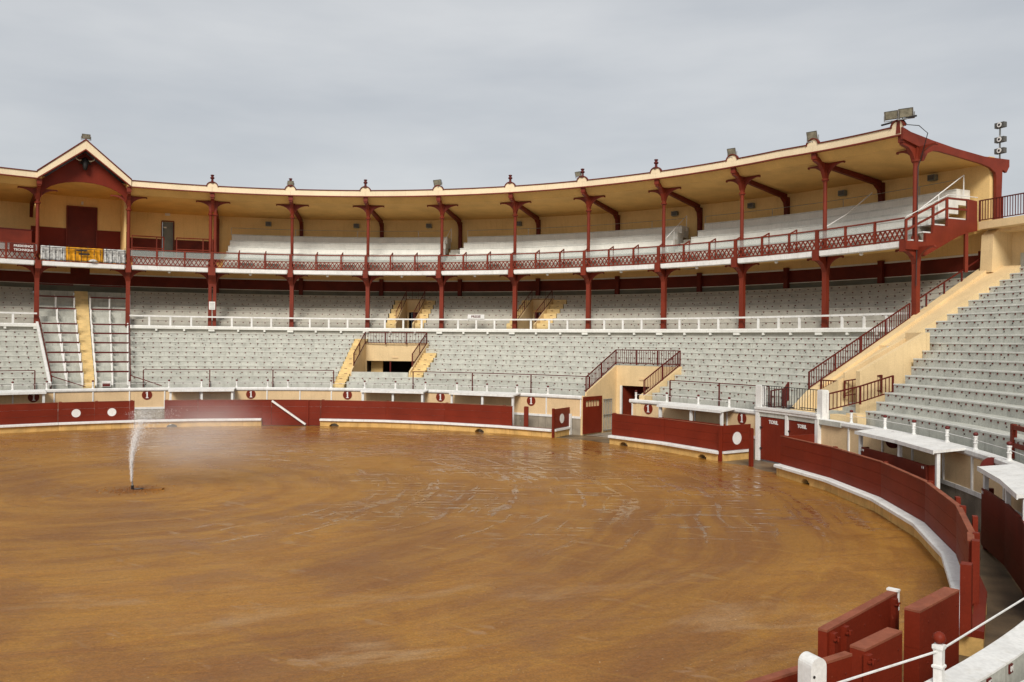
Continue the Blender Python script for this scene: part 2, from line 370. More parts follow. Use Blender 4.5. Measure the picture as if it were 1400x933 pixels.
def fence(name, label, b0, b1, seams, arches=(), posts=True, basefrom=None, baseto=None, cat='barrier fence'):
    r = root(name, label, cat, (b0+b1)/2, 24.2, 0, 'red barrier round the ring', rot=False)
    base_block(r, basefrom if basefrom is not None else b0, baseto if baseto is not None else b1, arches, seams)
    s = [b0] + [x for x in seams if b0 < x < b1] + [b1]
    for a, c in zip(s, s[1:]):
        planks(r, a, c)
        MB().rect(a+.0005, c-.0005, 24.13, 24.25, 1.571, 1.595, .25, dr=chord(a, c)).build('top_board', REDT, r)
        if posts:
            MB().box(a+.03, 24.29, .45, .14, .12, 1.17).build('post', RED, r)
    return r
def discs(r, spots, R=24.143, rad=.235, z=.95):
    for b in spots:
        n = 24; MB().prism([(rad*math.cos(2*math.pi*i/n), z + rad*math.sin(2*math.pi*i/n)) for i in range(n)], ft(b, R), -.006, .004).build('white_disc', WHITE, r)
fence('barrier_fence', 'long red plank barrier at the far left, ending beside the two white discs', -2.2, .064, [-1.9, -.9])
f2 = fence('barrier_gate', 'red barrier gates carrying two white discs below the seats with red rails', .068, 1.09, [.543, 1.02], cat='gate'); discs(f2, [.301, .779])
fence('barrier_fence', 'red barrier stretch behind the water spray, between the opening and the braced gate', 1.51, 2.95, [1.99], [1.62], basefrom=1.095)
r = root('braced_gate', 'plain red double gate reaching the sand, crossed by a white diagonal brace', 'gate', 3.4, 24.2, 0)
for a, c in ((2.951, 3.095), (3.097, 3.665), (3.667, 3.869)):
    planks(r, a, c, .02, 1.57, n=4)
    MB().rect(a+.001, c-.001, 24.13, 24.25, 1.571, 1.595, .25).build('top_board', RED, r)
MB().box(3.668, 24.13, 0, .12, .1, 1.6).build('post', RED, r)
MB().bar(W(3.11, 24.08, 1.53), W(3.64, 24.02, .10), .10, .11).build('brace', WHITE, r)
fence('barrier_fence', 'longest red barrier stretch on the far side, from the braced gate to the open passage', 3.87, 7.06, [4.92, 5.9, 6.88], [4.1, 6.53], baseto=7.78)
r = root('barrier_leaf', 'short open red leaf with a white disc left of the passage gate', 'gate', 7.8, 24.4, 0)
a0, a1 = W(7.80, 24.1, 0), W(7.735, 26.0, 0)
for i in range(3): MB().bar(a0+Vector((0,0,.68+.36*i)), a1+Vector((0,0,.68+.36*i)), .07, .352).build('plank', RED, r)
d = (a1-a0).normalized(); nrm = Vector((d.y, -d.x, 0)); nrm = nrm if nrm.y < 0 else -nrm
m0 = a0.lerp(a1, .47) + nrm*.036; n = 24
MB().prism([(.27*math.cos(2*math.pi*i/n), 1.0+.27*math.sin(2*math.pi*i/n)) for i in range(n)], lambda u, v, w: m0 + d*u + nrm*w + Vector((0,0,v)), 0, .012).build('white_disc', WHITE, r)
MB().bar(a0+Vector((0,0,.40)), a1+Vector((0,0,.40)), .26, .10).build('white_ledge', WHITE, r)
MB().bar(a0+Vector((0,0,.17)), a1+Vector((0,0,.17)), .10, .34).build('kerb', YEL, r)
MB().box(7.80, 24.02, 0, .12, .12, 1.62).build('post', RED, r)
MB().box(7.74, 26.0, 0, .22, .16, 1.2).build('end_post', WHITE, r)
fence('barrier_fence', 'red barrier stretch right of the passage, in front of its canopy', 8.79, 10.735, [9.71], [9.05, 10.45])
r = root('barrier_leaf', 'red leaf with a large white disc left of the bull pen doors', 'gate', 10.75, 24.3, 0)
a0, a1 = W(10.745, 24.18, 0), W(10.68, 26.0, 0)
for i in range(3): MB().bar(a0+Vector((0,0,.66+.38*i)), a1+Vector((0,0,.66+.38*i)), .07, .372).build('plank', RED, r)
d = (a1-a0).normalized(); nrm = Vector((d.y, -d.x, 0)); nrm = nrm if nrm.y < 0 else -nrm
m1 = a0.lerp(a1, .50) + nrm*.036
MB().prism([(.29*math.cos(2*math.pi*i/n), 1.0+.29*math.sin(2*math.pi*i/n)) for i in range(n)], lambda u, v, w: m1 + d*u + nrm*w + Vector((0,0,v)), 0, .012).build('white_disc', WHITE, r)
MB().bar(a0+Vector((0,0,.40)), a1+Vector((0,0,.40)), .26, .10).build('white_ledge', WHITE, r)
MB().bar(a0+Vector((0,0,.17)), a1+Vector((0,0,.17)), .10, .34).build('kerb', YEL, r)
MB().box(10.74, 24.08, 0, .12, .14, 1.6).build('post', RED, r)
r = root('gate_post', 'lone red post standing before the bull pen doors', 'post', 11.18, 24.4, 0)
MB().box(11.18, 24.42, 0, .17, .13, 1.63).build('post_shaft', RED, r); MB().box(11.18, 24.42, 1.63, .13, .10, .03).build('post_top', RED, r)
r = root('gate_post', 'lone red post in the gap behind the white ledge, left of the disc leaf', 'post', 7.2, 25.0, 0)
MB().box(7.22, 24.7, 0, .26, .1, 1.55, yaw=.3).build('post_shaft', RED, r); MB().box(7.22, 24.7, 1.55, .22, .08, .03, yaw=.3).build('post_top', RED, r)
f7 = fence('barrier_fence', 'long curved red barrier on the right with a white ledge', 11.785, 16.58, [12.72, 13.69, 14.67, 15.6, 16.38], [12.35, 15.55], baseto=17.07)
MB().bar(W(11.82, 24.2, 1.40), W(11.70, 26.0, 1.40), .09, .38).build('return_panel', RED, f7)
MB().bar(W(11.82, 24.2, .9), W(11.70, 26.0, .9), .07, .6).build('return_panel', RED, f7)
for b, R, hh in ((15.35, 24.36, 1.64), (16.0, 24.36, 1.66)):
    MB().box(b, R, .46, .2, .10, hh-.46).build('post', RED, f7)
MB().box(16.60, 24.27, .40, .22, .13, 1.22).build('end_post', RED, f7); MB().box(17.10, 24.22, .40, .24, .17, 1.20).build('end_post', RED, f7)
# near gate: leaves seen from behind
up = Vector((0,0,1))
def leafbox(name, label, b0, R0, b1, R1, z0, z1, tk, white_end=False, cap=False, hinge=True, clips=()):
    r = root(name, label, 'gate' if 'leaf' in name else 'barrier', (b0+b1)/2, (R0+R1)/2, 0)
    A, B = W(b0, R0, 0), W(b1, R1, 0); d = (B-A).normalized(); nn = Vector((-d.y, d.x, 0)); nn = nn if nn.y < 0 else -nn; ln = (B-A).length
    k = 3
    for i in range(k):
        za, zb = z0+(z1-z0)*i/k + (.003 if i else 0), z0+(z1-z0)*(i+1)/k
        MB().bar(A+up*(za+zb)/2, B+up*(za+zb)/2, tk, zb-za).build('plank', RED, r)
    MB().bar(A+up*(z1+.018), B+up*(z1+.018), tk+.004, .03).build('top_board', REDT, r)
    for s in clips:
        p = A.lerp(B, s) + nn*(tk/2+.035)
        MB().bar(p+up*z0, p+up*(z1-.02), .10, .07, upv=nn).build('batten', RED, r)
        MB().bar(p+nn*.05+up*(z1-.06), p-d*.0+nn*.05+up*(z1-.12), .05, .02).bar(p+nn*.05+up*(z1-.09)-d*.08, p+nn*.05+up*(z1-.09)+d*.08, .025, .02).build('clip', RED, r)
    for q_ in range(int(ln/.55)+1):
        for zz in (z0+.25, (z0+z1)/2, z1-.18):
            p = A+d*(.12+q_*.55)+nn*(tk/2); MB().tube([p-nn*.01+up*zz, p+nn*.008+up*zz], .016, 7).build('bolt', REDD, r)
    if white_end:
        MB().bar(A-d*.02+up*z0, A-d*.02+up*(z1-.1), tk+.02, .05, upv=d).build('end_post', REDD, r)
        MB().bar(A-d*.03+up*(z1-.25), A-d*.03+up*(z1+.05), tk+.03, .03, upv=d).bar(A-d*.045+up*(z1+.05), A+d*.05+up*(z1+.05), tk+.05, .03).build('white_cap', WHITE, r)
    return r
leafbox('burladero_screen', 'red plank screen inside the ring with a white capped end, nearest the camera', 17.76, 23.62, 18.40, 23.55, 0.05, 1.58, .12, True, clips=(.09, .80, .95))
leafbox('gate_leaf', 'thick red gate leaf at bottom right beside the white ledge end', 17.56, 24.26, 17.95, 24.08, 0.05, 1.57, .21)
leafbox('near_barrier', 'red barrier panel at the bottom edge behind the white round topped pillar', 18.22, 24.20, 18.48, 24.14, 0.05, 1.58, .19, clips=(.99,))
leafbox('near_barrier', 'lower thin red barrier panel running out of the bottom edge of the photo', 18.53, 24.12, 20.2, 23.85, .05, 1.56, .10)
r = root('white_pillar', 'white round topped pillar at the bottom edge of the photo', 'pillar', 18.88, 24.45, 0)
k = 12; pr_ = [(-.10, 0), (.10, 0)] + [(.10*math.cos(math.pi*i/k), 1.95+.10*math.sin(math.pi*i/k)) for i in range(k+1)]
MB().prism(pr_, lambda u, v, w_: W(18.93, 24.52, 0) + Vector((.93, .36, 0))*u + Vector((-.36, .93, 0))*w_ + up*v, -.10, .10).build('pillar_shaft', WHITE, r)
MB().tube([W(18.93, 24.52, 0)+Vector((.93,.36,0))*-.06+Vector((-.36,.93,0))*-.105+up*1.86, W(18.93, 24.52, 0)+Vector((.93,.36,0))*-.06+Vector((-.36,.93,0))*-.09+up*1.86], .016, 8).build('bolt_hole', IRON, r)

# ------------------------------------------------------------------ alley wall with panels
drw = lambda b: -.30*min(1, max(0, (b-15)/3.2))
PB = [-1.9, -1.42, -.93, -.44, .058, .545, 1.02, 1.492, 1.977, 2.465, 2.944, 3.434, 3.911, 4.385, 4.86, 5.36, 5.80, 6.281, 6.803, 7.338, 7.90]
PB2 = [8.74, 9.18, 9.756, 10.273, 10.774]; PB3 = [11.74, 12.2, 12.73, 13.2, 13.69, 14.15, 14.68, 15.2, 15.7, 16.2, 16.7, 17.2, 17.7, 18.2, 18.7, 19.2]
def alley_wall(label, P, cap0, cap1):
    r = root('alley_wall', label, 'wall', (P[0]+P[-1])/2, 26.2, 0, 'panelled wall behind the alley', rot=False); k = dict(dr=drw)
    MB().rect(P[0], P[-1], 26.15, 26.295, -.02, .93, **k).build('concrete_base', CONC, r)
    MB().rect(P[0], P[-1], 26.11, 26.295, .931, 1.06, **k).build('white_sill', WHITE, r)
    for a, c in zip(P, P[1:]):
        MB().rect(a+.008, c-.008, 26.17, 26.295, 1.061, 2.03, .25, **k).build('panel', BEIGE, r)
    for a in P:
        MB().rect(a-.0085, a+.0085, 26.12, 26.2, 1.061, 2.06, .25, **k).build('white_post', WHITE, r)
    MB().sweep(cap0, cap1, [(26.07,2.10),(26.12,2.04),(26.29,2.04),(26.29,2.222),(26.395,2.222),(26.39,2.24),(26.11,2.25),(26.07,2.21)], **k).build('white_coping', WHITE, r)
    MB().rect(P[0], P[-1], 26.30, 26.385, -.02, 2.22, **k).build('rear_face', SEAT, r)
    return r
w1 = alley_wall('beige panelled wall with white coping, along the far side left of the passage', PB, -2.0, 7.92)
w2 = alley_wall('short beige panelled wall between the passage and the bull pen doors', PB2, 8.70, 10.79)
w3 = alley_wall('beige panelled wall with white coping curving along the right side', PB3, 11.72, 19.3)
MB().rect(-2.0, 7.9, 26.386, 27.02, 1.45, 1.6).build('walkway', SEAT, w1); MB().rect(8.86, 10.78, 26.386, 27.02, 1.45, 1.6).build('walkway', SEAT, w2); MB().rect(12.15, 19.3, 26.386, 27.02, 1.45, 1.6, dr=drw).build('walkway', SEAT, w3)
# knob posts on the coping with a wire
KN = [-.93, -.44, -.03, .545, 1.02, 1.55, 2.0, 2.5, 2.95, 3.25, 3.9, 4.417, 4.898, 5.373, 5.877, 6.361, 6.848, 7.348]
KN2 = [8.78, 9.279, 9.788, 10.282]; KN3 = [12.206, 12.73, 13.18, 13.70, 14.15, 14.70, 15.25, 15.8, 16.35, 16.9, 17.45, 18.0, 18.98]
def knobs(label, K, hs=.34, b_end=None, far=True):
    r = root('coping_rail', label, 'railing', K[len(K)//2], 26.3, 2.25, 'wire rails on the white coping', rot=False)
    for b in K:
        c = W(b, 26.235+drw(b)+(.0 if b < 18.5 else -.04), 2.235 if b < 18.5 else 2.18)
        s = .055
        p = MB().lathe(c, [(s*1.35,0),(s*1.35,.05),(s*.95,.07),(s*.95,hs*.55),(s*1.25,hs*.58),(s*1.25,hs*.63),(s*.95,hs*.66),(s*.95,hs),(s*1.2,hs+.02),(s*1.2,hs+.05),(s*.5,hs+.06)], 4 if b > 18 else 8).build('post', WHITE, r)
        kk = .78 if b > 18 else 1.; MB().lathe(c+up*(hs+.06), [(x*kk, y) for x, y in [(.03,0),(.062,.02),(.075,.05),(.06,.085),(.025,.105),(.005,.11)]], 12).build('knob', TAGR if b < 18 else RED, p, smooth=True)
    mb = MB(); pts = [W(b, 26.235+drw(b)+(.0 if b < 18.5 else -.04), 2.24+hs*.82) for b in K] + ([W(b_end, 26.235+drw(b_end), 2.24+hs*.8)] if b_end else [])
    mb.tube(pts, .010 if far else .012, 5).build('wire', WHITE, r)
knobs('row of small white knobbed posts on the coping left of the passage', KN)
knobs('four white knobbed posts on the coping behind the canopy right of the passage', KN2)
knobs('line of red knobbed white posts and wire on the right hand coping', KN3, .36, 20.6)

# number signs
ONE = [(-.075,-.19),(.085,-.19),(.085,-.155),(.04,-.145),(.04,.20),(.0,.20),(-.085,.13),(-.075,.10),(-.03,.125),(-.03,-.145),(-.075,-.155)]
SG = [(-.191, 'half shaded under the canopy at the far left'), (1.254, 'just right of the two white discs'), (2.708, 'behind the water spray, left of the braced gate'),
      (4.158, 'left of the canopy below the wide stand opening'), (5.621, 'between the two middle canopies'), (7.088, 'above the barrier gap left of the passage'),
      (8.996, 'just right of the passage'), (10.507, 'beside the bull pen doors')]
for b, s in SG:
    r = root('number_sign', 'round dark red sign with white 1 ' + s, 'sign', b, 26.17, 1.8, 'round number signs on the alley wall')
    n = 28; MB().prism([(.295*math.cos(2*math.pi*i/n), 1.80+.295*math.sin(2*math.pi*i/n)) for i in range(n)], ft(b, 26.165), -.02, .0).build('plate', RED if b > 0 else REDD, r)  # far-left plate: canopy shade is put into its colour with the darker red
    MB().prism([(x*1.05, y*1.0+1.80) for x, y in ONE], ft(b, 26.14), -.006, .008).build('numeral', WHITE, r)
for b, rr_ in ((14.55, .2), (12.95, .2), ):
    r = root('number_sign', 'dark red round plate seen edge-on behind the ' + ('nearest canopy at the right edge' if b > 14 else 'right hand canopy'), 'sign', b, 26.1, 1.8)
    p = MB().tube([W(b, 26.02+drw(b), 1.95, -.0), W(b, 26.02+drw(b), 1.95, .03)], .30, 24).build('plate', TAGR, r)
    MB().box(b, 26.1+drw(b), 1.9, .03, .14, .06).build('bracket', WHITE, r)

# canopies over the shelters
def canopy(label, b0, b1, R0=25.2, posts=(0, .5, 1), board=None, z=2.21):
    r = root('alley_canopy', label, 'canopy', (b0+b1)/2, 25.6, 0, 'white canopies over the alley', rot=False)
    MB().sweep(b0, b1, [(R0,z-.14),(26.12,z-.02),(26.12,z+.045),(R0,z-.06)], step=.7, dr=drw).build('roof_board', WHITE, r)
    MB().rect(b0, b1, R0-.03, R0-.001, z-.17, z-.05, .7, dr=drw).build('front_edge', WHITE, r)
    for s in posts:
        b = b0+.03+(b1-b0-.06)*s
        MB().box(b, R0+.15+drw(b), 1.0 if board else 0, .13, .1, z-.13-(1.0 if board else 0)).build('post', WHITE, r)
    if board:
        c0, c1, zt = board; q = root('shelter_board', 'dark red board shelter standing under the ' + label, 'shelter', (c0+c1)/2, 25.3, 0, 'board shelters in the alley', rot=False)
        nb = 3
        for i in range(nb):
            MB().rect(c0, c1, R0+.08, R0+.15, .12+i*(zt-.12)/nb+.003, .12+(i+1)*(zt-.12)/nb, .6, dr=drw).build('plank', REDD if b0 > 12 else RED, q)
        MB().box(c1, R0+.25+drw(c1), 0, .12, .22, zt).build('end_post', RED, q); MB().box(c0, R0+.25+drw(c0), 0, .12, .22, zt).build('end_post', REDD, q)
        for b in (c0+.03, c1-.05):
            for t in (-.05, .05): MB().box(b, R0+.075+drw(b), zt-.13, .035, .02, .07, t=t).build('white_mark', WHITE, q)
    return r
canopy('white canopy cut off by the left edge of the photo', -1.6, -.06)
canopy('white canopy behind the water spray', 1.55, 2.49)
canopy('white canopy below the wide opening in the stand', 4.43, 5.44)
canopy('white canopy just left of the gap in the barrier', 5.86, 6.93)
canopy('white canopy between passage and bull pen', 9.34, 10.42, board=(9.36, 10.38, 1.5))
canopy('white canopy halfway along the right side', 12.68, 14.07, board=(12.75, 13.87, 1.60))
canopy('nearest white canopy at the right edge', 14.87, 15.95, R0=25.27, board=(14.87, 16.5, 1.60))

# ------------------------------------------------------------------ seating tiers
def intervals(b0, b1, cuts):
    iv = [(b0, b1)]
    for c0, c1 in cuts:
        nv = []
        for a, b in iv:
            if c1 <= a or c0 >= b: nv.append((a, b)); continue
            if c0 > a: nv.append((a, c0))
            if c1 < b: nv.append((c1, b))
        iv = nv
    return [x for x in iv if x[1]-x[0] > .02]
CAMP = Vector((12.4, -27.73, 5.28))
tagm = None
def tier(name, label, b0, b1, n, R0, dR, zf, cuts, mats, mid, tagsp=.53, b0f=None, zb=.5, tagsize=(.075,.06), depth=None, dr=None, nose=True, tags=True, skip0=2.1):
    r = root(name, label, 'seating', mid[0], mid[1], mid[2], None, rot=False); spots = []; bolts = MB()
    for i in range(n):
        R = R0+dR*i; z = zf(R); zp = zf(R-dR) if i else skip0
        for a, c in intervals(b0f(i) if b0f else b0, b1, [(q[0], q[1]) for q in cuts if q[2] < R+.02 and R-.02 < q[3]]):
            mb = MB().sweep(a, c, [(R, min(zp, z)-.12), (R+dR+.02, min(zp, z)-.12), (R+dR+.02, z), (R, z)], m=0, dr=dr)
            if nose: mb.sweep(a, c, [(R-.022, z-.055), (R+.03, z-.055), (R+.05, z+.004), (R-.015, z+.004), (R-.022, z-.01)], m=1, dr=dr)
            o = mb.build('seat_row', mats, r)
            if tags:
                k = int((c-a)*DB*R/tagsp); ph = random.random()
                for j in range(k):
                    b = a + (j+.3+.4*ph)/max(k,1)*(c-a) + random.gauss(0, .004)
                    spots.append((b, R+(dr(b) if dr else 0), z-.11+random.gauss(0, .008), o))
                k2 = int((c-a)*DB*R/1.75)
                for j in range(k2):
                    b = a+(j+.5+random.gauss(0,.05))/k2*(c-a); bolts.box(b, R-.012+(dr(b) if dr else 0), z-.23+random.gauss(0,.02), .04, .03, .045)
    if tags:
        spots.sort(key=lambda s: (W(s[0], s[1], s[2])-CAMP).length if s[0] < 17.2 else 99)
        tb = MB().hexa([(x*tagsize[0]/2, y*.012, h) for h in (-tagsize[1]/2, tagsize[1]/2) for x, y in ((-1,-1),(1,-1),(1,1),(-1,1))])
        first = None; T = root('tmp', '', '', 0, 0, 0)
        MW[T.name] = Matrix(); first = tb.build('seat_tag', TAGR, T); me = first.data; bpy.data.objects.remove(first); bpy.data.objects.remove(T)
        M0 = MW[r.name].translation
        for b, R, z, o in spots[:290]:
            x = bpy.data.objects.new('seat_tag', me); C.objects.link(x); x.parent = r; x.location = W(b, R-.010, z)-M0; x.rotation_euler = (0, 0, th(b)-math.pi/2)
        mb = MB()
        for b, R, z, o in spots[290:]: mb.box(b, R-.010, z-tagsize[1]/2, tagsize[0], .024, tagsize[1])
        mb.build('seat_tags', TAGR, r, kind='stuff')
        bolts.build('bolts', BOLT, r, kind='stuff')
    return r
VOM = (4.08, 4.96, 28.2, 32.0)
cutL = [(.02, 1.03, 0, 99), VOM, (3.89, 4.09, 0, 33.5), (4.955, 5.17, 28.0, 31.6), (7.90, 8.90, 0, 29.6), (10.80, 11.1, 0, 28.4)]
tier('lower_seating', 'pale grey open seating rows on the far side below the white parapet', -2.2, 11.0, 11, 27, .66, ZL, cutL, [SEAT, NOSEF], (5, 30, 2))
cutC = [(.02, 1.03, 0, 99), (4.36, 4.60, 0, 38.6), (4.20, 4.36, 0, 39.0), (4.60, 4.74, 0, 39.0), (5.99, 6.25, 0, 38.6), (5.86, 5.99, 0, 39.), (6.25, 6.44, 0, 39.)]
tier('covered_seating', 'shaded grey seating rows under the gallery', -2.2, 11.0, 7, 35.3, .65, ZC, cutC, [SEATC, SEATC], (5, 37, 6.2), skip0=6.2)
RB = lambda i: [12.16, 12.10, 12.02, 11.95, 11.92, 11.83, 11.70, 11.66, 11.28, 11.28, 11.28, 11.27, 11.26, 11.24, 11.23, 11.22, 11.2, 11.18, 11.17, 11.15][i]
tier('right_seating', 'large block of grey concrete seating rows on the right, stained with rust', 0, 19.2, 20, 27, .66, ZR, [], [SEAT, NOSE], (14, 32, 2), b0f=RB, dr=lambda b: drw(b)*.6, tagsize=(.065,.06), tagsp=.42)
t84 = root('seat_number', 'small red plate reading 84 on the wall below the near coping', 'number plate', 18.35, 26.5, 2.0); 
t85 = root('seat_number', 'small red plate reading 85 at the bottom right edge', 'number plate', 18.6, 26.5, 2.0)
# plates placed on the outer face, towards the seats
for r_, b, s in ((t84, 18.71, '84'), (t85, 18.84, '85')):
    R = 26.385 + drw(b); MB().box(b, R+.008, 2.118, .085, .016, .085).build('plate', TAGR, r_)
    T, Q = ax(b); c0 = W(b, R+.019, 2.16); text(s, .075, lambda x, y, z_: c0 - T*x + up*y - Q*z_, r_, WHITE, .002, 'digits', .002)

# ledge and white parapet in front of the covered rows
r = root('parapet', 'long white parapet rail on its ledge between open and covered seats', 'railing', 5.5, 34.4, 6, rot=False)
for a, c in ((-2.2, .0), (1.02, 11.0)):
    MB().rect(a, c, 34.15, 34.75, 5.99, 6.12).build('ledge', SEATU, r)
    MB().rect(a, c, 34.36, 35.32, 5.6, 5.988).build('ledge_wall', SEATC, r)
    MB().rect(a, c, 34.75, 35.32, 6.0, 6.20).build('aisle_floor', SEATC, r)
    MB().rect(a, c, 34.33, 34.43, 6.13, 6.22).build('bottom_board', WHITE, r)
    MB().rect(a, c, 34.32, 34.44, 6.83, 6.93).build('top_rail', WHITE, r)
    b = a
    while b < c-.1:
        if abs(b - round(b)) > .06: MB().box(b, 34.38, 6.2, .13, .08, .64).build('post', WHITE, r)
        b += .25 if abs((b*4)-round(b*4)) < .01 else (math.ceil(b*4)/4-b)
    b = math.ceil(a*3)/3
    while b < c:
        MB().box(b, 34.27, 5.84, .42 if abs(b-round(b)) < .05 else .14, .2, .149).build('bracket', SEATU, r); b += 1/3

# front low rail in the lower tier
for q0, q1, s in ((-2.2, -.16, 'at the far left edge'), (1.2, 3.9, 'right of the red railed stand'), (5.12, 7.92, 'left of the passage'), (9.2, 10.74, 'right of the passage')):
    r = root('front_rail', 'thin dark red front rail of the lower seats, ' + s, 'railing', (q0+q1)/2, 26.9, 2.2, 'thin front rails of the lower seats', rot=False)
    n = max(2, round((q1-q0)*4)); MB().tube([W(q0+(q1-q0)*i/n, 26.88, 3.33) for i in range(n+1)], .028, 6).build('top_rail', REDR, r)
    n = max(1, round((q1-q0)/.92))
    for i in range(n+1): MB().box(q0+(q1-q0)*i/n, 26.88, 2.13, .06, .05, 1.2).build('post', REDR, r)

# ------------------------------------------------------------------ openings in the stands
def steps(label, b0, b1, i0, i1, R0, dR, zf, mt=STEPY, half=True):
    r = root('aisle_steps', label, 'steps', (b0+b1)/2, R0+dR*i0, zf(R0+dR*i0), None, rot=False)
    for i in range(i0, i1):
        R = R0+dR*i; z = zf(R)
        MB().rect(b0, b1, R, R+dR+.01, z-.42, z-.003, .1).build('step', mt, r)
        if half: MB().rect(b0, b1, R-.30, R-.001, z-.42, z-.16, .1).build('step', mt, r)
        for q in range(1): MB().box(b0+(b1-b0)*(.4 if i % 2 else .6), R-.008, z-.16, .18, .02, .03).build('foothold', TAGR, r)
    return r
def well(name, label, b0, b1, Rf, Rb, zf, zfloor, zo, ob0, ob1, cap=.08, depth=4.5, wt=.022, front=None, hb=None):
    r = root(name, label, 'stairwell', (b0+b1)/2, Rb, zfloor, None, rot=False)
    for a, c in ((b0-wt, b0), (b1, b1+wt)):
        n = 1; mb = MB(); pts = [(Rf, zfloor), (Rb, zfloor), (Rb, zf(Rb)+cap), (Rf, zf(Rf)+cap)]
        mb.add([W(a, *p) for p in pts] + [W(c, *p) for p in pts], [(0,1,2,3),(7,6,5,4),(0,4,5,1),(1,5,6,2),(2,6,7,3),(3,7,4,0)]).build('side_wall', CREAM, r)
    zt = zf(Rb) + cap if hb is None else hb
    MB().rect(b0-wt, b1+wt, Rb+.001, Rb+.2, zo, zt, .1).build('lintel', CREAM, r)
    if ob0 > b0: MB().rect(b0-wt, ob0, Rb+.001, Rb+.2, zfloor, zo-.001, .1).build('jamb', CREAM, r)
    if ob1 < b1: MB().rect(ob1, b1+wt, Rb+.001, Rb+.2, zfloor, zo-.001, .1).build('jamb', CREAM, r)
    MB().rect(b0, b1, Rf, Rb+depth, zfloor-.1, zfloor, .1).build('floor', CONC, r)
    mb = MB().rect(ob0-.03, ob0-.001, Rb+.2, Rb+depth, zfloor, zo, .1).rect(ob1+.001, ob1+.03, Rb+.2, Rb+depth, zfloor, zo, .1).rect(ob0-.03, ob1+.03, Rb+.2, Rb+depth, zo+.001, zo+.1, .1).rect(ob0, ob1, Rb+depth, Rb+depth+.1, zfloor, zo, .1)
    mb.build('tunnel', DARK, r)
    return r
v1 = well('stand_opening', 'wide cream framed opening in the lower seats with dark doorway', 4.09, 4.945, 28.3, 32.22, ZL, 2.2, 3.86, 4.10, 4.80)
MB().rect(4.09, 4.94, 28.18, 28.30, 2.2, ZL(28.3)+.0, .1).build('front_wall', SEAT, v1)
MB().box(4.43, 32.3, 2.2, .09, .09, 1.66).build('mullion', REDR, v1); MB().rect(4.12, 4.28, 33.2, 33.3, 2.2, 3.86).build('inner_wall', OCHRE, v1)
MB().rect(4.55, 4.79, 32.6, 33.4, 2.2, 2.95).build('inner_step', STEPY, v1)
MB().box(4.5, 32.2, 4.05, .42, .05, .09).build('notice', BEIGE, v1)
railing('opening_railing', 'dark red railing around the wide opening in the lower seats', [(4.085, 28.9, ZL(28.9)+.1), (4.085, 32.1, ZL(32.1)+.05), (4.95, 32.1, ZL(32.1)+.05), (4.95, 28.9, ZL(28.9)+.1)], .82, sp=.2, bw=.022)
steps('cream steps on the left of the wide opening', 3.90, 4.065, 0, 10, 27, .66, ZL)
steps('cream steps on the right of the wide opening', 4.972, 5.16, 2, 7, 27, .66, ZL)
for (b0, b1, s) in ((4.36, 4.60, 'left'), (5.99, 6.25, 'right')):
    u = well('stand_opening', f'small cream framed opening in the covered seats, the {s} one of two', b0+.01, b1-.01, 35.0, 38.6, ZC, 6.2, 7.55, b0+.03, b1-.03, depth=1.1, wt=.018)
    MB().rect(b0+.012, b1-.012, 38.52, 38.6, 7.56, 7.72, .1).build('lintel_board', OCHRE, u)
    railing('opening_railing', f'dark red railing around the {s} small opening in the covered seats', [(b0, 35.3, ZC(35.3)+.1), (b0, 38.5, ZC(38.5)), (b1, 38.5, ZC(38.5)), (b1, 35.3, ZC(35.3)+.1)], .72, sp=.42, bw=.02, rw=.04)
    steps(f'yellow steps to the left of the {s} small covered opening', b0-.145, b0-.012, 0, 6, 35.3, .65, ZC, half=False)
    steps(f'yellow steps to the right of the {s} small covered opening', b1+.012, b1+(.13 if s == 'left' else .18), 0, 6, 35.3, .65, ZC, half=False)
# ring passage
v2 = well('ring_passage', 'open cream walled passage leading from the ring under the seats', 7.95, 8.80, 26.4, 29.6, ZL, 0, 2.75, 8.0, 8.72, cap=.12, depth=5)
for a, c in ((7.90, 7.949), (8.803, 8.88)):
    MB().rect(a, c, 26.14, 26.42, 0, 2.1 if a > 8.5 else 2.25, .1).build('corner_pier', CREAM, v2)
MB().sweep(8.80, 8.89, [(26.4, 1.6), (29.7, 3.2), (29.7, ZL(29.7)+.12), (26.4, ZL(26.4)+.12)], .1).build('side_wall', CREAM, v2)
MB().box(8.02, 29.6, 0, .12, .1, 2.75).build('door_frame', WHITE, v2)
MB().bar(W(8.03, 29.75, 1.37), W(8.10, 31.4, 1.37), .07, 2.7).build('inner_door', REDL, v2)
MB().box(8.32, 29.58, 3.1, .32, .05, .12).build('notice', BEIGE, v2)
MB().bar(W(7.90, 26.3, 1.75), W(7.90, 26.3, 1.76), .01, .01).build('fixing', IRON, v2)
railing('passage_railing', 'long dark red railing around the ring passage', [(7.925, 26.5, 2.46), (7.925, 29.7, ZL(29.7)+.14), (8.86, 29.7, ZL(29.7)+.14), (8.86, 26.5, 2.42)], .86, sp=.15)
r = root('passage_door', 'tall dark red open door at the left of the passage, with barred window', 'door', 7.96, 27, 0)
D0, D1 = W(7.95, 26.0, 0, .05), W(7.95, 27.92, 0, .05); T7, Q7 = ax(7.95)
for z0, z1 in ((.08, 1.62), (1.98, 2.2)): MB().bar(D0+up*(z0+z1)/2, D1+up*(z0+z1)/2, .06, z1-z0).build('door_board', RED, r)
for s0, s1 in ((0, .13), (.87, 1)): MB().bar(D0.lerp(D1, s0)+up*1.80, D0.lerp(D1, s1)+up*1.80, .06, .358).build('stile', RED, r)
for s in (.27, .41, .55, .70): MB().bar(D0.lerp(D1, s)+up*1.62, D0.lerp(D1, s)+up*1.98, .035, .035, upv=Vector((0,1,0))).build('window_bar', REDL, r)
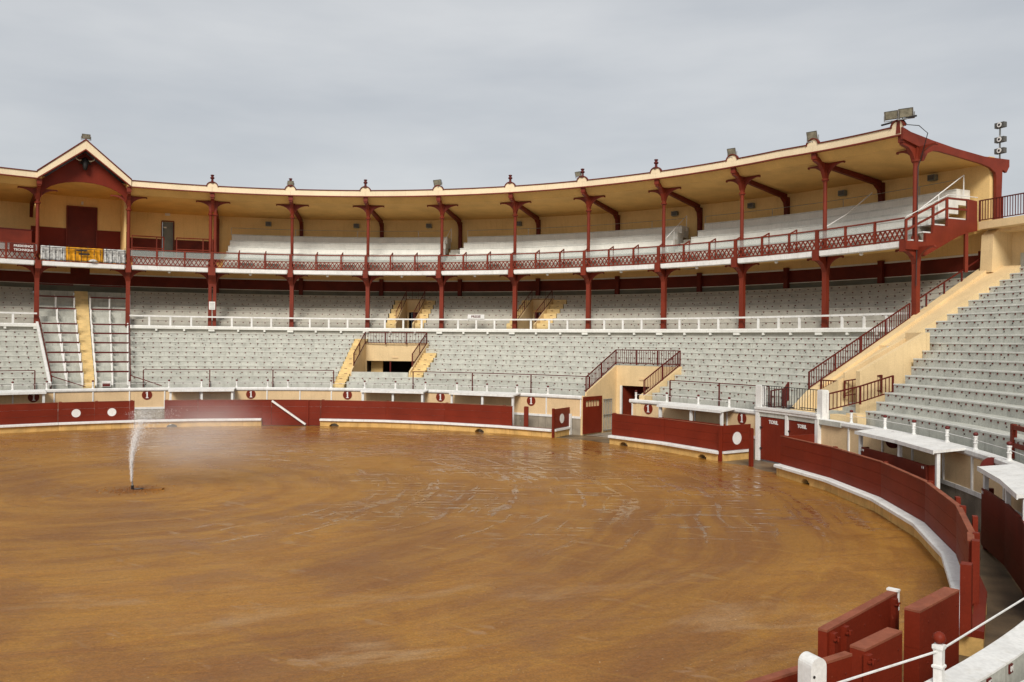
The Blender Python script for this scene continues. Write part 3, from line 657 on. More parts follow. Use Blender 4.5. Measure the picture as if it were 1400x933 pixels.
r = root('barred_gate', 'narrow grey barred gate on the left wall of the passage', 'gate', 7.96, 28.5, 0)
for s in range(6): R = 28.12+s*.17; MB().bar(W(7.95, R, .1, .06), W(7.95, R, 2.0, .06), .04, .04, upv=Vector((0,1,0))).build('bar', STEEL, r)
for z in (.15, 1.05, 1.95): MB().bar(W(7.95, 28.08, z, .08), W(7.95, 29.0, z, .08), .04, .05).build('cross_bar', STEEL, r)

# ------------------------------------------------------------------ president's seats with red rails (bay 0 to 1)
r = root('rail_stand', 'block of grey standing steps with red rails and white posts below the gabled box', 'seating', .5, 30, 2, None, rot=False)
for i in range(19):
    R = 26.9+.66*i; z = ZL(R) if R < 34.4 else 6.1+.385*(R-34.4)/.66*1.0
    for a, c in ((.03, .43), (.58, 1.02)): MB().rect(a, c, R, R+.68, z-.6, z, .2).build('platform_row', SEAT, r)
zp_ = lambda R: ZL(R) if R < 34.4 else 6.1+.385*(R-34.4)/.66
for R in (26.7, 27.9, 29.1, 30.4, 31.7, 33.0, 35.1, 36.6, 38.2):
    for a, c in ((.03, .42), (.59, 1.01)):
        MB().rect(a, c, R, R+.07, zp_(R)+.72, zp_(R)+.82, .2).build('red_rail', REDR, r)
for b in (.225, .42, .59, .80, 1.0):
    for R0_, R1_ in zip((26.7, 27.9, 29.1, 30.4, 31.7, 33.0, 35.1, 36.6), (27.9, 29.1, 30.4, 31.7, 33.0, 35.1, 36.6, 38.2)):
        MB().bar(W(b, R0_+.04, zp_(R0_)-.05), W(b, R0_+.04, zp_(R0_)+.74), .10, .07, upv=Vector((0,1,0))).build('white_post', WHITE, r)
        MB().bar(W(b, R0_+.05, zp_(R0_)+.10), W(b, R1_, zp_(R1_)+.02), .09, .10).build('white_rail', WHITE, r)
MB().bar(W(.012, 26.4, 2.5), W(.0, 34.3, 6.25), .14, .2).build('white_stringer', WHITE, r)
MB().bar(W(1.03, 26.6, 2.95), W(1.02, 34.3, 6.6), .06, .06).build('side_rail', REDR, r)
MB().bar(W(.03, 26.6, 2.95), W(.02, 34.3, 6.6), .06, .06).build('side_rail', REDR, r)
for b in (.03, 1.03): MB().bar(W(b, 26.6, 3.0), W(b+.42, 26.25, 2.35), .05, .05).box(b, 26.6, 2.1, .07, .07, .95).build('end_brace', REDR, r)
s2 = root('aisle_steps', 'central yellow stair between the blocks with red rails', 'steps', .5, 30, 2, None, rot=False)
for i in range(37):
    R = 26.5+.34*i; z = zp_(R)+.05; MB().rect(.435, .575, R, R+.345, z-.4, z-.003, .2).build('step', STEPY, s2)
MB().box(.72, 26.85, 2.3, .5, .15, .35).build('box_casing', WHITE, root('meter_box', 'small red and white box at the foot of the red railed seats', 'box', .72, 26.8, 2.3))
for o in bpy.data.objects:
    if o.name == 'meter_box': MB().box(.72, 26.77, 2.33, .42, .02, .2).build('red_front', TAGR, o)

# ------------------------------------------------------------------ back wall behind covered seats and gallery
bw = root('stadium_back_wall', 'tall back wall of the stand, ochre above a dark red band', 'wall', 5, 39.8, 0, rot=False)
MB().rect(-2.2, 11.0, 39.8, 40.15, 8.6, 9.2, .25).build('grey_dado', GREEN, bw)
MB().rect(-2.2, 11.0, 39.78, 39.83, 9.2, 9.24, .25).build('dado_rail', SEATU, bw)
MB().rect(-2.2, 11.0, 39.81, 40.15, 9.241, 10.02, .25).build('dark_red_band', REDD, bw)
for a, c in ((-2.2, .40), (.60, 11.0)): MB().rect(a, c, 39.77, 39.84, 10.02, 10.12, .25).build('cream_strip', SEATU, bw)
MB().rect(.40, .60, 39.77, 39.9, 10.02, 11.5, .25).build('dark_red_pilaster', REDD, bw)
for a, c in ((-2.2, .40), (.60, 11.0)): MB().rect(a, c, 39.82, 40.15, 10.121, 11.3, .25).build('ochre_wall', OCHRE, bw)
for a, c in ((-2.2, 0), (1.0, 1.365), (1.505, 11.0)): MB().rect(a, c, 39.80, 40.15, 11.301, 15.02, .25).build('ochre_wall', OCHRE, bw)
MB().rect(1.365, 1.505, 39.80, 40.15, 14.3, 15.02, .25).build('ochre_wall', OCHRE, bw)
for a, c in ((.0, .365), (.665, 1.0)): MB().rect(a, c, 39.80, 40.15, 13.33, 16.3, .25).build('ochre_wall', OCHRE, bw); MB().rect(a, c, 39.78, 40.15, 11.301, 13.329, .25).build('red_dado', RED, bw)
MB().rect(.365, .665, 39.80, 40.15, 14.93, 16.3, .25).build('ochre_wall', OCHRE, bw)
MB().rect(.01, .99, 39.72, 39.799, 15.62, 15.72, .25).build('wall_plate', OCHRE, bw)
for a, c in ((1.02, 1.36), (1.51, 2.0), (-2.2, -.02)): MB().rect(a, c, 39.77, 39.799, 11.301, 12.93, .25).build('red_dado', REDD, bw)
for k in range(-2, 12):
    if k in (0, 1): continue
    c = k if k < 11 else 10.96
    MB().box(c, 39.66, 8.6, .30, .26, 1.6).build('pier', REDD, bw)
    if k < 11: MB().box(c, 39.64, 11.3, .26, .3, 3.4).build('pilaster', REDD, bw)
r = root('double_door', 'dark red double door in the gabled box', 'door', .515, 39.7, 11.4)
for a, c in ((.365, .513), (.517, .665)):
    lf = MB().rect(a, c, 39.76, 39.84, 11.3, 14.92, .2).build('door_leaf', REDD, r)
    for z0, z1 in ((11.5, 12.4), (12.55, 13.3), (13.45, 14.75)): MB().rect(a+.02, c-.02, 39.74, 39.759, z0, z1, .2).build('door_panel', REDD, lf)
MB().rect(.51, .52, 39.77, 39.9, 11.3, 14.92, .2).build('meeting_stile', REDD, r)
for a in (.358, .668): MB().box(a, 39.72, 11.3, .07, .12, 3.66).build('frame', REDL, r)
MB().rect(.355, .672, 39.66, 39.78, 14.93, 15.0, .2).build('frame', REDL, r)
r = root('open_doorway', 'narrow doorway with grey door right of the gabled box', 'door', 1.43, 39.7, 11.3)
MB().rect(1.375, 1.497, 39.9, 39.95, 11.3, 14.28, .2).build('door_leaf', GREYD, r); MB().rect(1.385, 1.42, 39.84, 39.89, 13.8, 13.9, .2).build('door_sign', WHITE, r)
for a in (1.368, 1.502): MB().box(a, 39.78, 11.3, .07, .1, 3.0).build('frame', REDD, r)
MB().rect(1.365, 1.505, 39.74, 39.83, 14.3, 14.37, .2).build('frame', REDD, r)
for b, z, s in ((1.43, 14.75, 'above the grey doorway'), (.515, 15.15, 'above the dark red double door')):
    q = root('emergency_light', 'small grey wall lamp ' + s, 'lamp', b, 39.7, z); MB().box(b, 39.74, z, .36 if b > 1 else .14, .1, .22).build('housing', SEATU, q); MB().box(b, 39.68, z+.04, .28 if b > 1 else .1, .02, .12).build('diffuser', WHITE, q)
for b in (2.6, 3.68, 4.6, 5.75, 7.7, 8.6, 9.6, 10.5):
    q = root('loudspeaker', 'grey wall loudspeaker high on the ochre wall, ' + ORD[[2.6,3.68,4.6,5.75,7.7,8.6,9.6,10.5].index(b)] + ' from the left', 'loudspeaker', b, 39.6, 14.3, 'wall loudspeakers')
    MB().box(b, 39.62, 14.3, .42, .3, .32).build('cabinet', GREYD, q); MB().box(b, 39.46, 14.34, .34, .02, .24).build('grille', LAMP, q)

# ------------------------------------------------------------------ gallery floor, railing, seats
bal = root('gallery_balcony', 'curved gallery balcony with white edge boards over the covered seats', 'balcony', 5, 34, 10.1, rot=False)
MB().rect(-2.2, 10.97, 33.98, 35.5, 10.18, 10.36).build('floor', SEATU, bal); MB().rect(-2.2, 10.97, 34.1, 35.49, 10.14, 10.179).build('underside', SOFF, bal)
MB().sweep(-2.2, 11.0, [(35.5, 10.16), (39.8, 11.25), (39.8, 11.35), (35.5, 10.36)]).build('soffit', SOFF, bal)
for k in range(-2, 11):
    MB().rect(k+.045, k+.955, 33.90, 33.96, 10.10, 10.37).build('edge_board', WHITE, bal)
    MB().rect(k+.045, k+.955, 33.961, 34.10, 10.06, 10.139).build('edge_beam', WHITE, bal)
gr = root('gallery_railing', 'red lattice railing with glass along the gallery edge', 'railing', 5, 34, 10.4, rot=False)
def lattice(b0, b1, z0=10.50, z1=10.97, R=34.02):
    n = max(2, round((b1-b0)*DB*R/.29)); mb = MB(); tb = (b1-b0)/n
    for i in range(n):
        a, c = b0+i*tb, b0+(i+1)*tb; mb.bar(W(a, R, z0), W(c, R, z1), .05, .055); mb.bar(W(a, R+.015, z1), W(c, R+.015, z0), .05, .055)
    mb.build('lattice', REDL, gr)
for k in range(-2, 11):
    for j in range(3):
        a, c = k+j/3, k+(j+1)/3
        if k == 0: continue
        a2 = a+(.02 if j == 0 else .008)
        lattice(a2, c-.008)
        MB().rect(a2, c-.008, 33.99, 34.06, 10.97, 11.02, .2).build('middle_rail', REDL, gr)
        MB().rect(a2, c-.008, 33.99, 34.06, 10.42, 10.49, .2).build('bottom_rail', REDL, gr)
        if k < 10 or j < 2: MB().rect(a2+.004, c-.012, 34.03, 34.04, 11.03, 11.46, .2).build('glass_pane', gl, gr)
        MB().box(a, 34.02, 10.37, .11 if j else .2, .10, 1.17).build('post', REDL, gr)
        if k >= 2 and k < 10:
            MB().box(a, 34.68, 10.37, .06, .06, 1.42).build('rear_post', REDL, gr)
            MB().bar(W(a, 34.05, 11.5), W(a, 34.7, 11.78), .06, .07).build('stay', REDL, gr)
    if k != 0: MB().rect(k+.012, k+.99, 33.97, 34.08, 11.465, 11.53, .2).build('top_rail', REDL, gr)
    if k >= 1: MB().rect(k+.01, k+.99, 33.80, 33.83, 11.60, 11.63, .2).build('wire_rail', REDR, gr) if False else None
# iron balustrade and cloths in the gabled box
q = root('iron_balustrade', 'black iron balustrade of the gabled box', 'railing', .5, 34, 10.4, rot=False)
MB().rect(.03, .97, 33.96, 34.0, 11.30, 11.34, .2).build('top_rail', IRON, q); MB().rect(.03, .97, 33.96, 34.0, 10.46, 10.5, .2).build('bottom_rail', IRON, q)
for i in range(14):
    b = .05+i*.07; MB().box(b, 33.95, 10.40, .035, .03, 1.13 if i % 3 == 1 else .9).build('bar', IRON, q); MB().box(b, 33.94, 10.95, .08, .05, .08).build('boss', IRON, q)
MB().rect(.03, .97, 33.92, 34.1, 10.37, 10.43, .2).build('red_foot', REDL, q)
def cloth(label, b0, b1, mt, z0=10.45, z1=11.42, folds=6, amp=.05):
    q = root('hung_cloth', label, 'cloth', (b0+b1)/2, 34.1, z0, 'cloths behind the iron balustrade', rot=False); n = 48; vs = []; fs = []; m = 6
    for i in range(n+1):
        for j in range(m+1):
            f = j/m; b = b0+(b1-b0)*i/n; a = math.sin(i/n*folds*2*math.pi + 2*f)*amp*(1-.5*f) + .03*math.sin(i*.9+j*1.7)
            vs.append(W(b, 34.14+a+.05*math.sin(f*3), z0+(z1-z0)*f + .03*math.sin(i*.35)*(1-f)))
    for i in range(n):
        for j in range(m): fs.append((i*(m+1)+j, (i+1)*(m+1)+j, (i+1)*(m+1)+j+1, i*(m+1)+j+1))
    ob = MB().add(vs, fs).build('fabric', mt, q, smooth=True); md = ob.modifiers.new('s', 'SOLIDIFY'); md.thickness = .012
    return q
cloth('white pleated cloth left of the yellow one on the balustrade', .03, .30, CLW, folds=5)
cy = cloth('bright yellow cloth with dark straps on the iron balustrade', .30, .71, CLY, folds=7)
cloth('white pleated cloth right of the yellow one on the balustrade', .72, .97, CLW, folds=5)
for z, a, c in ((11.17, .41, .53), (10.92, .44, .56)): MB().rect(a, c, 33.98, 34.02, z, z+.11, .05).build('strap', IRON, cy)
MB().lathe(W(.60, 33.95, 10.43), [(.02,0),(.26,.03),(.30,.10),(.16,.20),(.02,.22)], 9).build('white_bundle', CLW, root('white_bundle_cloth', 'crumpled white cloth lying at the foot of the balustrade', 'cloth', .6, 33.95, 10.4), smooth=True)
q = root('gallery_sign', 'brown sign with white letters reading presidence technique', 'sign', -.155, 33.97, 10.9, rot=True)
MB().rect(-.30, -.03, 33.965, 33.985, 10.86, 11.42, .1).build('board', REDD, q)
cS = -.155; text('PRESIDENCE', .20, lambda x, y, z_: W(cS, 33.955+z_, 11.27+y, x), q, WHITE, .008, 'lettering', .005); text('TECHNIQUE', .20, lambda x, y, z_: W(cS, 33.955+z_, 11.02+y, x), q, WHITE, .008, 'lettering', .005)
q = root('gallery_sign', 'small white sign reading PRESSE hung on the white parapet', 'sign', 5.5, 34.3, 7, rot=True)
MB().rect(5.385, 5.615, 34.26, 34.29, 6.93, 7.24, .12).build('board', WHITE, q)
text('PRESSE', .235, lambda x, y, z_: W(5.5, 34.25+z_, 7.085+y, x), q, REDR, .006, 'lettering', .004)
# red screens in the left boxes
q = root('box_screen', 'plain red screen in the gallery box at the far left', 'screen', -.5, 36, 10.4, rot=False)
MB().rect(-.95, -.04, 36.0, 36.06, 10.4, 12.55, .2).build('screen_panel', REDL, q); MB().rect(-.97, -.03, 35.97, 36.09, 12.551, 12.62, .2).build('screen_rail', REDR, q); MB().bar(W(-.9, 34.8, 10.6), W(-.98, 36, 13.0), .1, .12).build('stay', REDL, q)
for a, c, s in ((1.04, 1.40, 'left of the grey doorway'), (1.55, 1.97, 'right of the grey doorway')):
    q = root('box_rail', 'low red tube rails on the gallery, ' + s, 'railing', (a+c)/2, 37, 11, rot=False)
    for R in (36.8,):
        for z in (11.9, 12.75): MB().tube([W(a, R, z), W(c, R, z)], .045, 6).build('tube_rail', REDL, q)
        for b in (a, (a+c)/2+.1, c): MB().box(b, R, 10.9, .07, .07, 1.87).build('post', REDL, q)
        MB().tube([W(c, R, 12.75), W(c, R+1.6, 12.75)], .045, 6).build('tube_rail', REDL, q)
for a, c, s_ in ((-2.1, -.03, 'at the far left'), (1.05, 1.95, 'below the grey doorway')):
    q = root('box_bench', 'low pale bench behind the gallery lattice ' + s_, 'bench', (a+c)/2, 34.7, 10.4, rot=False)
    MB().rect(a, c, 34.5, 34.85, 11.02, 11.1, .2).build('seat_board', SEATU, q); MB().rect(a, c, 34.6, 34.7, 10.37, 11.019, .2).build('front_panel', SEATU, q)
# gallery seats
def gseat(label, b0, b1, white_rail=True):
    r = root('gallery_seating', label, 'seating', (b0+b1)/2, 37, 10.9, 'blocks of gallery benches', rot=False)
    for i, (R, z0, z1) in enumerate([(35.15,10.37,10.95),(35.7,10.6,11.38),(36.35,11.1,11.86),(37.1,11.6,12.36),(37.85,12.1,12.86),(38.6,12.6,13.42)]):
        e = .0 if i else 0
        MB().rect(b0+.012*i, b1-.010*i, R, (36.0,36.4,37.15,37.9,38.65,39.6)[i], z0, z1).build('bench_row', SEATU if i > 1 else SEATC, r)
        MB().rect(b0+.012*i, b1-.010*i, R-.03, R-.001, z1-.07, z1+.004).build('bench_edge', NOSE, r)
    b = b0
    if white_rail:
        n = int((b1-b0)*5)
        MB().tube([W(b0+.05+(b1-b0-.1)*i/n, 38.9, 13.95) for i in range(n+1)], .016, 5).build('back_wire', STEEL, r)
        for i in range(0, n+1, 4): MB().bar(W(b0+.05+(b1-b0-.1)*i/n, 38.9, 13.4), W(b0+.05+(b1-b0-.1)*i/n, 38.9, 13.96), .03, .03, upv=Vector((0,1,0))).build('wire_post', STEEL, r)
        for bb in (b1-.01,):
            MB().tube([W(bb, 35.2, 11.8), W(bb, 38.8, 14.1)], .028, 6).build('end_rail', WHITE, r)
            for R in (35.2, 37, 38.8): MB().bar(W(bb, R, 10.6+(R-35.2)*.68), W(bb, R, 11.8+(R-35.2)*.64), .04, .04, upv=Vector((0,1,0))).build('rail_post', WHITE, r)
    m = b0+.2
    while m < b1-.25:        # small fold down ledges behind the railing
        MB().rect(m, m+.16, 34.7, 34.95, 11.02, 11.07, .2).build('ledge_board', SEATU, r); MB().box(m+.02, 34.8, 10.37, .04, .04, .66).build('ledge_leg', WHITE, r); m += .33
    return r
gseat('grey gallery benches from the double column to the first gap', 2.12, 4.93)
gseat('grey gallery benches between the two stair gaps', 5.08, 7.92)
gseat('grey gallery benches from the right stair gap to the open end', 8.08, 10.9)
for a, c, s in ((4.95, 5.07, 'left'), (7.94, 8.07, 'right')):
    q = root('gallery_stairs', f'grey steps rising in the {s} gap between gallery benches', 'steps', (a+c)/2, 36, 10.4, rot=False)
    for i in range(8): MB().rect(a, c, 35.2+i*.4, 35.61+i*.4, 10.37, 10.6+i*.25, .1).build('step', SEATC, q)
MB().tube([W(9.85, 35.1, 11.4), W(9.86, 35.1, 11.6), W(10.0, 36.5, 12.6), W(10.02, 38.6, 14.0)], .03, 6).build('handrail', WHITE, root('bench_handrail', 'bent white handrail rising over the right gallery benches', 'handrail', 9.9, 36, 11))

# ------------------------------------------------------------------ columns
def bracket_poly(x0, x1, z0, z1, tip=.07):
    n = 7; P = [(x0, z0)]
    for i in range(1, n+1):
        f = i/n*math.pi/2; P.append((x0+(x1-x0)*(1-math.cos(f)), z0+(z1-tip-z0)*math.sin(f)))
    return P + [(x1+.05, z1-tip*1.8), (x1+.09, z1-tip*1.2), (x1+.06, z1), (x0, z1)]
def make_column(k, double=False):
    r = root('iron_column', '', 'column', k, 34.76, 6.1, 'red iron columns of the stand')
    wds = (-.16, .16) if double else (0,)
    for t in wds:
        s = .12 if double else .15
        MB().prism([(-s, 6.13), (s, 6.13), (s*.9, 9.1), (-s*.9, 9.1)], lambda u, v, w_, t=t: W(k, 34.76+w_, v, u+t), -.13, .13).build('lower_shaft', REDL, r)
        MB().box(k, 34.76, 6.122, .34 if not double else .3, .34, .14, t=t).build('foot', REDL, r)
    hw = .15 if not double else .28
    MB().prism([(-hw*.9, 9.101), (hw*.9, 9.101), (hw*1.25, 9.6), (hw*1.5, 10.12), (-hw*1.5, 10.12), (-hw*1.25, 9.6)], ft(k, 34.76), -.13, .13).build('capital', REDL, r)
    for s in (-1, 1):
        MB().prism([(s*u, v) for u, v in bracket_poly(hw*.95, 1.08, 9.15, 10.10)], ft(k, 34.70), -.07, .07).build('side_bracket', REDL, r)
        MB().prism([(s*u, v) for u, v in bracket_poly(.10, 1.10, 14.42, 15.28)], ft(k, 34.72), -.06, .06).build('roof_bracket', REDL, r)
    MB().prism([(34.62, 9.3), (34.45, 9.65), (34.15, 9.85), (33.88, 9.88), (33.88, 10.10), (34.62, 10.10)], fr(k), -hw*.9, hw*.9).build('front_bracket', REDL, r)
    MB().box(k, 33.90, 9.86, .36 if not double else .5, .12, .56).build('edge_block', REDL, r)
    for t in wds:
        c = W(k, 34.66, 10.37, t)
        MB().lathe(c, [(.17,0),(.17,.25),(.12,.3),(.105,3.7),(.12,3.85),(.19,3.9),(.2,3.98),(.12,4.03),(.13,4.2)], 12).build('upper_shaft', REDL, r, smooth=False)
    MB().prism([(-.13*hw/.15, 14.55), (.13*hw/.15, 14.55), (.2*hw/.15, 15.3), (-.2*hw/.15, 15.3)], ft(k, 34.66), -.12, .12).build('roof_capital', REDL, r)
    MB().prism([(34.55, 14.5), (34.35, 14.95), (34.1, 15.2), (33.72, 15.32), (33.72, 15.62), (34.6, 15.35)], fr(k), -.11, .11).build('roof_front_bracket', REDL, r)
    MB().box(k, 33.74, 15.42, .30, .16, .34).build('roof_block', REDL, r)
    MB().prism([(34.5, 15.32), (39.5, 14.88), (39.5, 13.9), (39.35, 14.35), (39.0, 14.62), (34.6, 15.08)], fr(k), -.11, .11).build('rafter', REDD, r)
    return r
c0 = make_column(3); c0['label'] = 'red iron column, ' + ORD[3] + ' from the left, on the left part of the open benches'
LBL = {-2: 'red iron column far beyond the left edge', -1: 'red iron column just beyond the left edge of the photo', 0: 'red iron column at the left side of the gabled box', 1: 'red iron column at the right side of the gabled box',
       4: 'red iron column just left of the opening pair, fifth from the left', 5: 'red iron column between the PRESSE sign and the left small opening', 6: 'red iron column left of the right small opening, just right of PRESSE', 7: 'red iron column right of both small openings, eighth from the left',
       8: 'red iron column above the ring passage, ninth from the left', 9: 'red iron column between passage and bull pen, tenth from the left', 10: 'red iron column second from the right end of the stand', 11: 'red iron column at the open right end of the stand, with a cable down it'}
cols = {3: c0}
for k in LBL: 
    b = k
    cols[k] = dup(c0, b, 34.76, 6.1, LBL[k])
c2 = make_column(2, True); c2['label'] = 'double red iron column with a white notice, third from the left'
q = root('white_notice', 'white paper notice fixed to the double red column', 'notice', 2, 34.6, 7.7)
MB().box(2, 34.615, 7.42, .42, .02, .58).build('sheet', WHITE, q)
for i in range(5): MB().box(2, 34.60, 7.5+i*.09, .30 - .05*(i % 2), .008, .025).build('text_line', STEEL, q)
# cable on last column
MB().tube([W(11.0, 33.6, 16.3, .12), W(11.0, 33.7, 15.9, .35), W(11.0, 34.2, 15.85, .6), W(11.0, 34.6, 15.5, .75), W(11.0, 34.66, 14.3, .3), W(11.0, 34.6, 14.0, .22), W(11.0, 34.55, 9.5, .22), W(11.0, 34.55, 8.2, .2)], .022, 5).build('cable', IRON, cols[11])
for k in (10, 11):
    for ch in list(cols[k].children):
        if k == 11 and ch.name.startswith('rafter'): bpy.data.objects.remove(ch); continue
        if ch.name.startswith(('roof_', 'rafter')): ch.location.z += -.30*max(0, (k-9.6)/1.4)
# lamps under the gallery edge
for k in range(1, 11):
    q = root('bulkhead_lamp', f'small white lamp under the gallery edge, {ORD[k]} bay from the left', 'lamp', k+.48, 34.2, 9.9, 'small lamps under the gallery')
    c = W(k+.48, 34.25, 9.93); MB().lathe(c, [(.02,0),(.08,.02),(.11,.08),(.08,.15),(.05,.18)], 10).build('globe', WHITE, q, smooth=True); MB().box(k+.48, 34.25, 10.08, .16, .16, .05).build('base', STEEL, q)

# ------------------------------------------------------------------ roof
dzr = lambda b: -.30*max(0, (b-9.6)/1.4) if b > 9.6 else 0
rf = root('gallery_roof', 'long curved roof with cream fascia and dark red trim over the gallery', 'roof', 5, 36, 15, rot=False)
for A_, B_ in ((-2.2, 0.0), (1.0, 11.015)):
    MB().sweep(A_, B_, [(33.66,15.86),(39.95,15.04),(40.9,15.02),(40.9,15.13),(39.1,15.17),(37.04,15.39),(35.5,15.62),(34.1,15.90),(33.66,16.17)], dz=dzr).build('roof_deck', REDD, rf)
    MB().sweep(A_, B_, [(33.7,15.80),(34.25,15.36),(34.25,15.42),(33.7,15.855)], dz=dzr).build('front_boarding', SOFF, rf)
    MB().sweep(A_, B_, [(34.25,15.34),(39.8,14.93),(39.8,15.02),(34.25,15.42)], dz=dzr).build('soffit', SOFF, rf)
ks = [(-2.2, -2), (-2, -1), (-1, 0)] + [(i, i+1) for i in range(1, 11)]
for a, c in ks:
    c = c if c < 11 else 11.02
    MB().rect(a+.001, c-.001, 33.58, 33.65, 15.80, 16.18, dz=dzr).build('fascia_board', FASC, rf)
    g0 = .072 if a in (-1, *range(2, 11)) else .001; g1 = .072 if c in (-1, *range(2, 11)) else (.10 if c > 11 else .001)
    MB().rect(a+g0, c-g1, 33.53, 33.72, 16.181, 16.24, dz=dzr).build('top_trim', REDD, rf)
    MB().rect(a+.001, c-.001, 33.54, 33.70, 15.73, 15.799, dz=dzr).build('bottom_trim', REDL, rf)
def bump(b, half=False):
    n = 12; rr = .36; z0 = 16.14+dzr(b)
    P = [(rr*math.cos(math.pi*i/n), z0+rr*math.sin(math.pi*i/n)*.95) for i in range(n+1)]
    MB().prism(P + [(-rr, z0-.02), (rr, z0-.02)], ft(b, 33.58), -.004, .05).build('crest', FASC, rf)
    mb = MB()
    for i in range(n):
        a, c = P[i], P[i+1]; mb.bar(W(b, 33.61, a[1]+.02, a[0]*1.08), W(b, 33.61, c[1]+.02, c[0]*1.08), .19, .06)
    mb.build('crest_trim', REDD, rf)
for k in list(range(2, 11)) + [-1]: bump(k)
bump(10.98)
for k in (2, 4, 6, 8, -1, 3, 7):
    q = root('roof_finial', 'small dark red urn finial on the roof crest, above column ' + ORD[k if k > 0 else 0] + (' seen plain' if k % 2 == 0 else ' behind a lamp'), 'finial', k, 33.6, 16.4, 'urn finials on the roof edge')
    z = 16.44 + dzr(k); c = W(k, 33.62, z)
    MB().lathe(c, [(.16,-.02),(.16,.06),(.09,.1),(.08,.26)], 10).build('stem', REDR, q); MB().lathe(c+up*.26, [(.08,0),(.15,.05),(.15,.12),(.09,.16),(.09,.22),(.13,.25),(.13,.30),(.02,.33)], 10).build('urn', REDR, q)
# gabled box roof
gb = root('gable_roof', 'cream edged gable roof over the box at the left', 'roof', .5, 34, 16, rot=True)
E0, E1, PK = (0.0, 33.6), (1.0, 33.6), .503
CH0, CH1 = W(0, 33.55, 0), W(1, 33.55, 0); CM = (CH0+CH1)/2; TD = (CH1-CH0).normalized(); RD = Vector((-TD.y, TD.x, 0)); RD = RD if RD.dot(CM) > 0 else -RD; HWD = (CH1-CH0).length/2
def fg(u, v, w_): return CM + TD*u + RD*w_ + up*v
ZE, ZP = 15.98, 18.55
for s in (-1, 1):
    MB().prism([(s*(HWD+.12), ZE-.16), (s*(HWD+.12), ZE+.22), (0, ZP+.05), (0, ZP-.52)], fg, -.08, .0).build('rake_board', FASC, gb)
    MB().prism([(s*(HWD+.16), ZE+.22), (s*(HWD+.16), ZE+.31), (0, ZP+.15), (0, ZP+.052)], fg, -.13, .3).build('rake_trim', REDD, gb)
    MB().prism([(s*(HWD+.10), ZE-.24), (s*(HWD+.10), ZE-.162), (0, ZP-.522), (0, ZP-.61)], fg, -.10, .12).build('rake_lower_trim', REDL, gb)
    MB().prism([(s*(HWD+.1), ZE+.12), (s*(HWD+.1), ZE+.21), (0, ZP+.04), (0, ZP-.06)], fg, .02, 6.6).build('roof_slope', REDD, gb)
    MB().prism([(s*(HWD), ZE-.2), (s*(HWD), ZE+.1), (s*(HWD)-s*.12, ZE+.1), (s*(HWD)-s*.12, ZE-.2)], fg, .02, 6.4).build('valley_board', SOFF, gb)
arch = [(-HWD, 14.45), (-HWD, ZE-.2), (0, ZP-.6), (HWD, ZE-.2), (HWD, 14.45)]; n = 14
inner = [(-(HWD-.12), 14.45)] + [(-(HWD-.12)*math.cos(math.pi*i/n), 14.75+1.18*math.sin(math.pi*i/n)) for i in range(n+1)] + [((HWD-.12), 14.45)]
mb = MB()
outer = []
for (u, v) in inner:      # matching outer points straight above
    outer.append((u*HWD/(HWD-.12), ZE-.2 + (ZP-.6-(ZE-.2))*(1-abs(u*HWD/(HWD-.12))/HWD)))
for i in range(len(inner)-1): mb.prism([inner[i], inner[i+1], outer[i+1], outer[i]], fg, .9, 1.0)
mb.build('gable_board', RED, gb)
MB().add([fg(u, v, w_) for u, v, w_ in ((-HWD,16.02,1.0),(HWD,16.02,1.0),(HWD,15.70,6.25),(-HWD,15.70,6.25),(-HWD,16.1,1.0),(HWD,16.1,1.0),(HWD,15.78,6.25),(-HWD,15.78,6.25))], [(3,2,1,0),(4,5,6,7),(0,1,5,4),(1,2,6,5),(2,3,7,6),(3,0,4,7)]).build('ceiling', SOFF, gb)
for s in (-1, 1): MB().prism([(s*(HWD-.02), 11.4), (s*(HWD+.12), 11.4), (s*(HWD+.12), 15.9), (s*(HWD-.02), 15.9)], fg, 3.2, 6.2).build('side_wall', OCHRE, gb)
q = root('bull_head', 'dark bull head trophy with horns on the red gable', 'trophy', .503, 34.2, 17)
H0 = CM + RD*.85
MB().tube([H0+up*17.45+RD*.05, H0+up*17.32-RD*.15, H0+up*17.0-RD*.28, H0+up*16.72-RD*.34], [.20, .25, .17, .11], 10).build('head', BULL, q, smooth=True)
for s in (-1, 1):
    MB().tube([H0+up*17.38-RD*.12+TD*s*.12, H0+up*17.36-RD*.16+TD*s*.36, H0+up*17.44-RD*.22+TD*s*.55, H0+up*17.62-RD*.28+TD*s*.60], [.07, .055, .035, .01], 7).build('horn', HORN, q, smooth=True)
    MB().tube([H0+up*17.22-RD*.12+TD*s*.18, H0+up*17.16-RD*.14+TD*s*.40], [.07, .02], 6).build('ear', BULL, q)

# end truss and open end of the gallery at b = 11
et = root('end_truss', 'red end frame closing the open right end of the roof', 'roof frame', 11.03, 37, 14, rot=False)
zt = lambda R: (15.86 if R < 34.3 else 15.62-(R-34.3)*.165) + dzr(11) - 0.05
def ztop(R): return 15.62 - (R-34.09)*.155 + (.05*(R-39)**2 if R > 39 else 0) + .02
P = [(33.58, 15.80), (34.09, 15.62), (35.5, 15.36), (37.04, 15.12), (39.1, 14.90), (40.9, 14.90), (40.9, 14.55), (40.70, 14.22), (40.4, 14.35),
     (40.22, 9.3), (39.96, 9.3), (39.95, 13.9), (39.9, 14.15), (39.5, 14.38), (38.9, 14.52), (37, 14.75), (36.0, 14.86), (35.6, 14.86), (35.2, 14.7), (34.95, 14.3), (34.86, 14.3), (34.86, 14.9), (33.58, 15.25)]
MB().prism(P, fr(11.018), 0, .14).build('truss', REDL, et)
st = root('gallery_end_stair', 'red stepped stair side and rails at the open end of the gallery', 'stair', 11.03, 36, 10, rot=False)
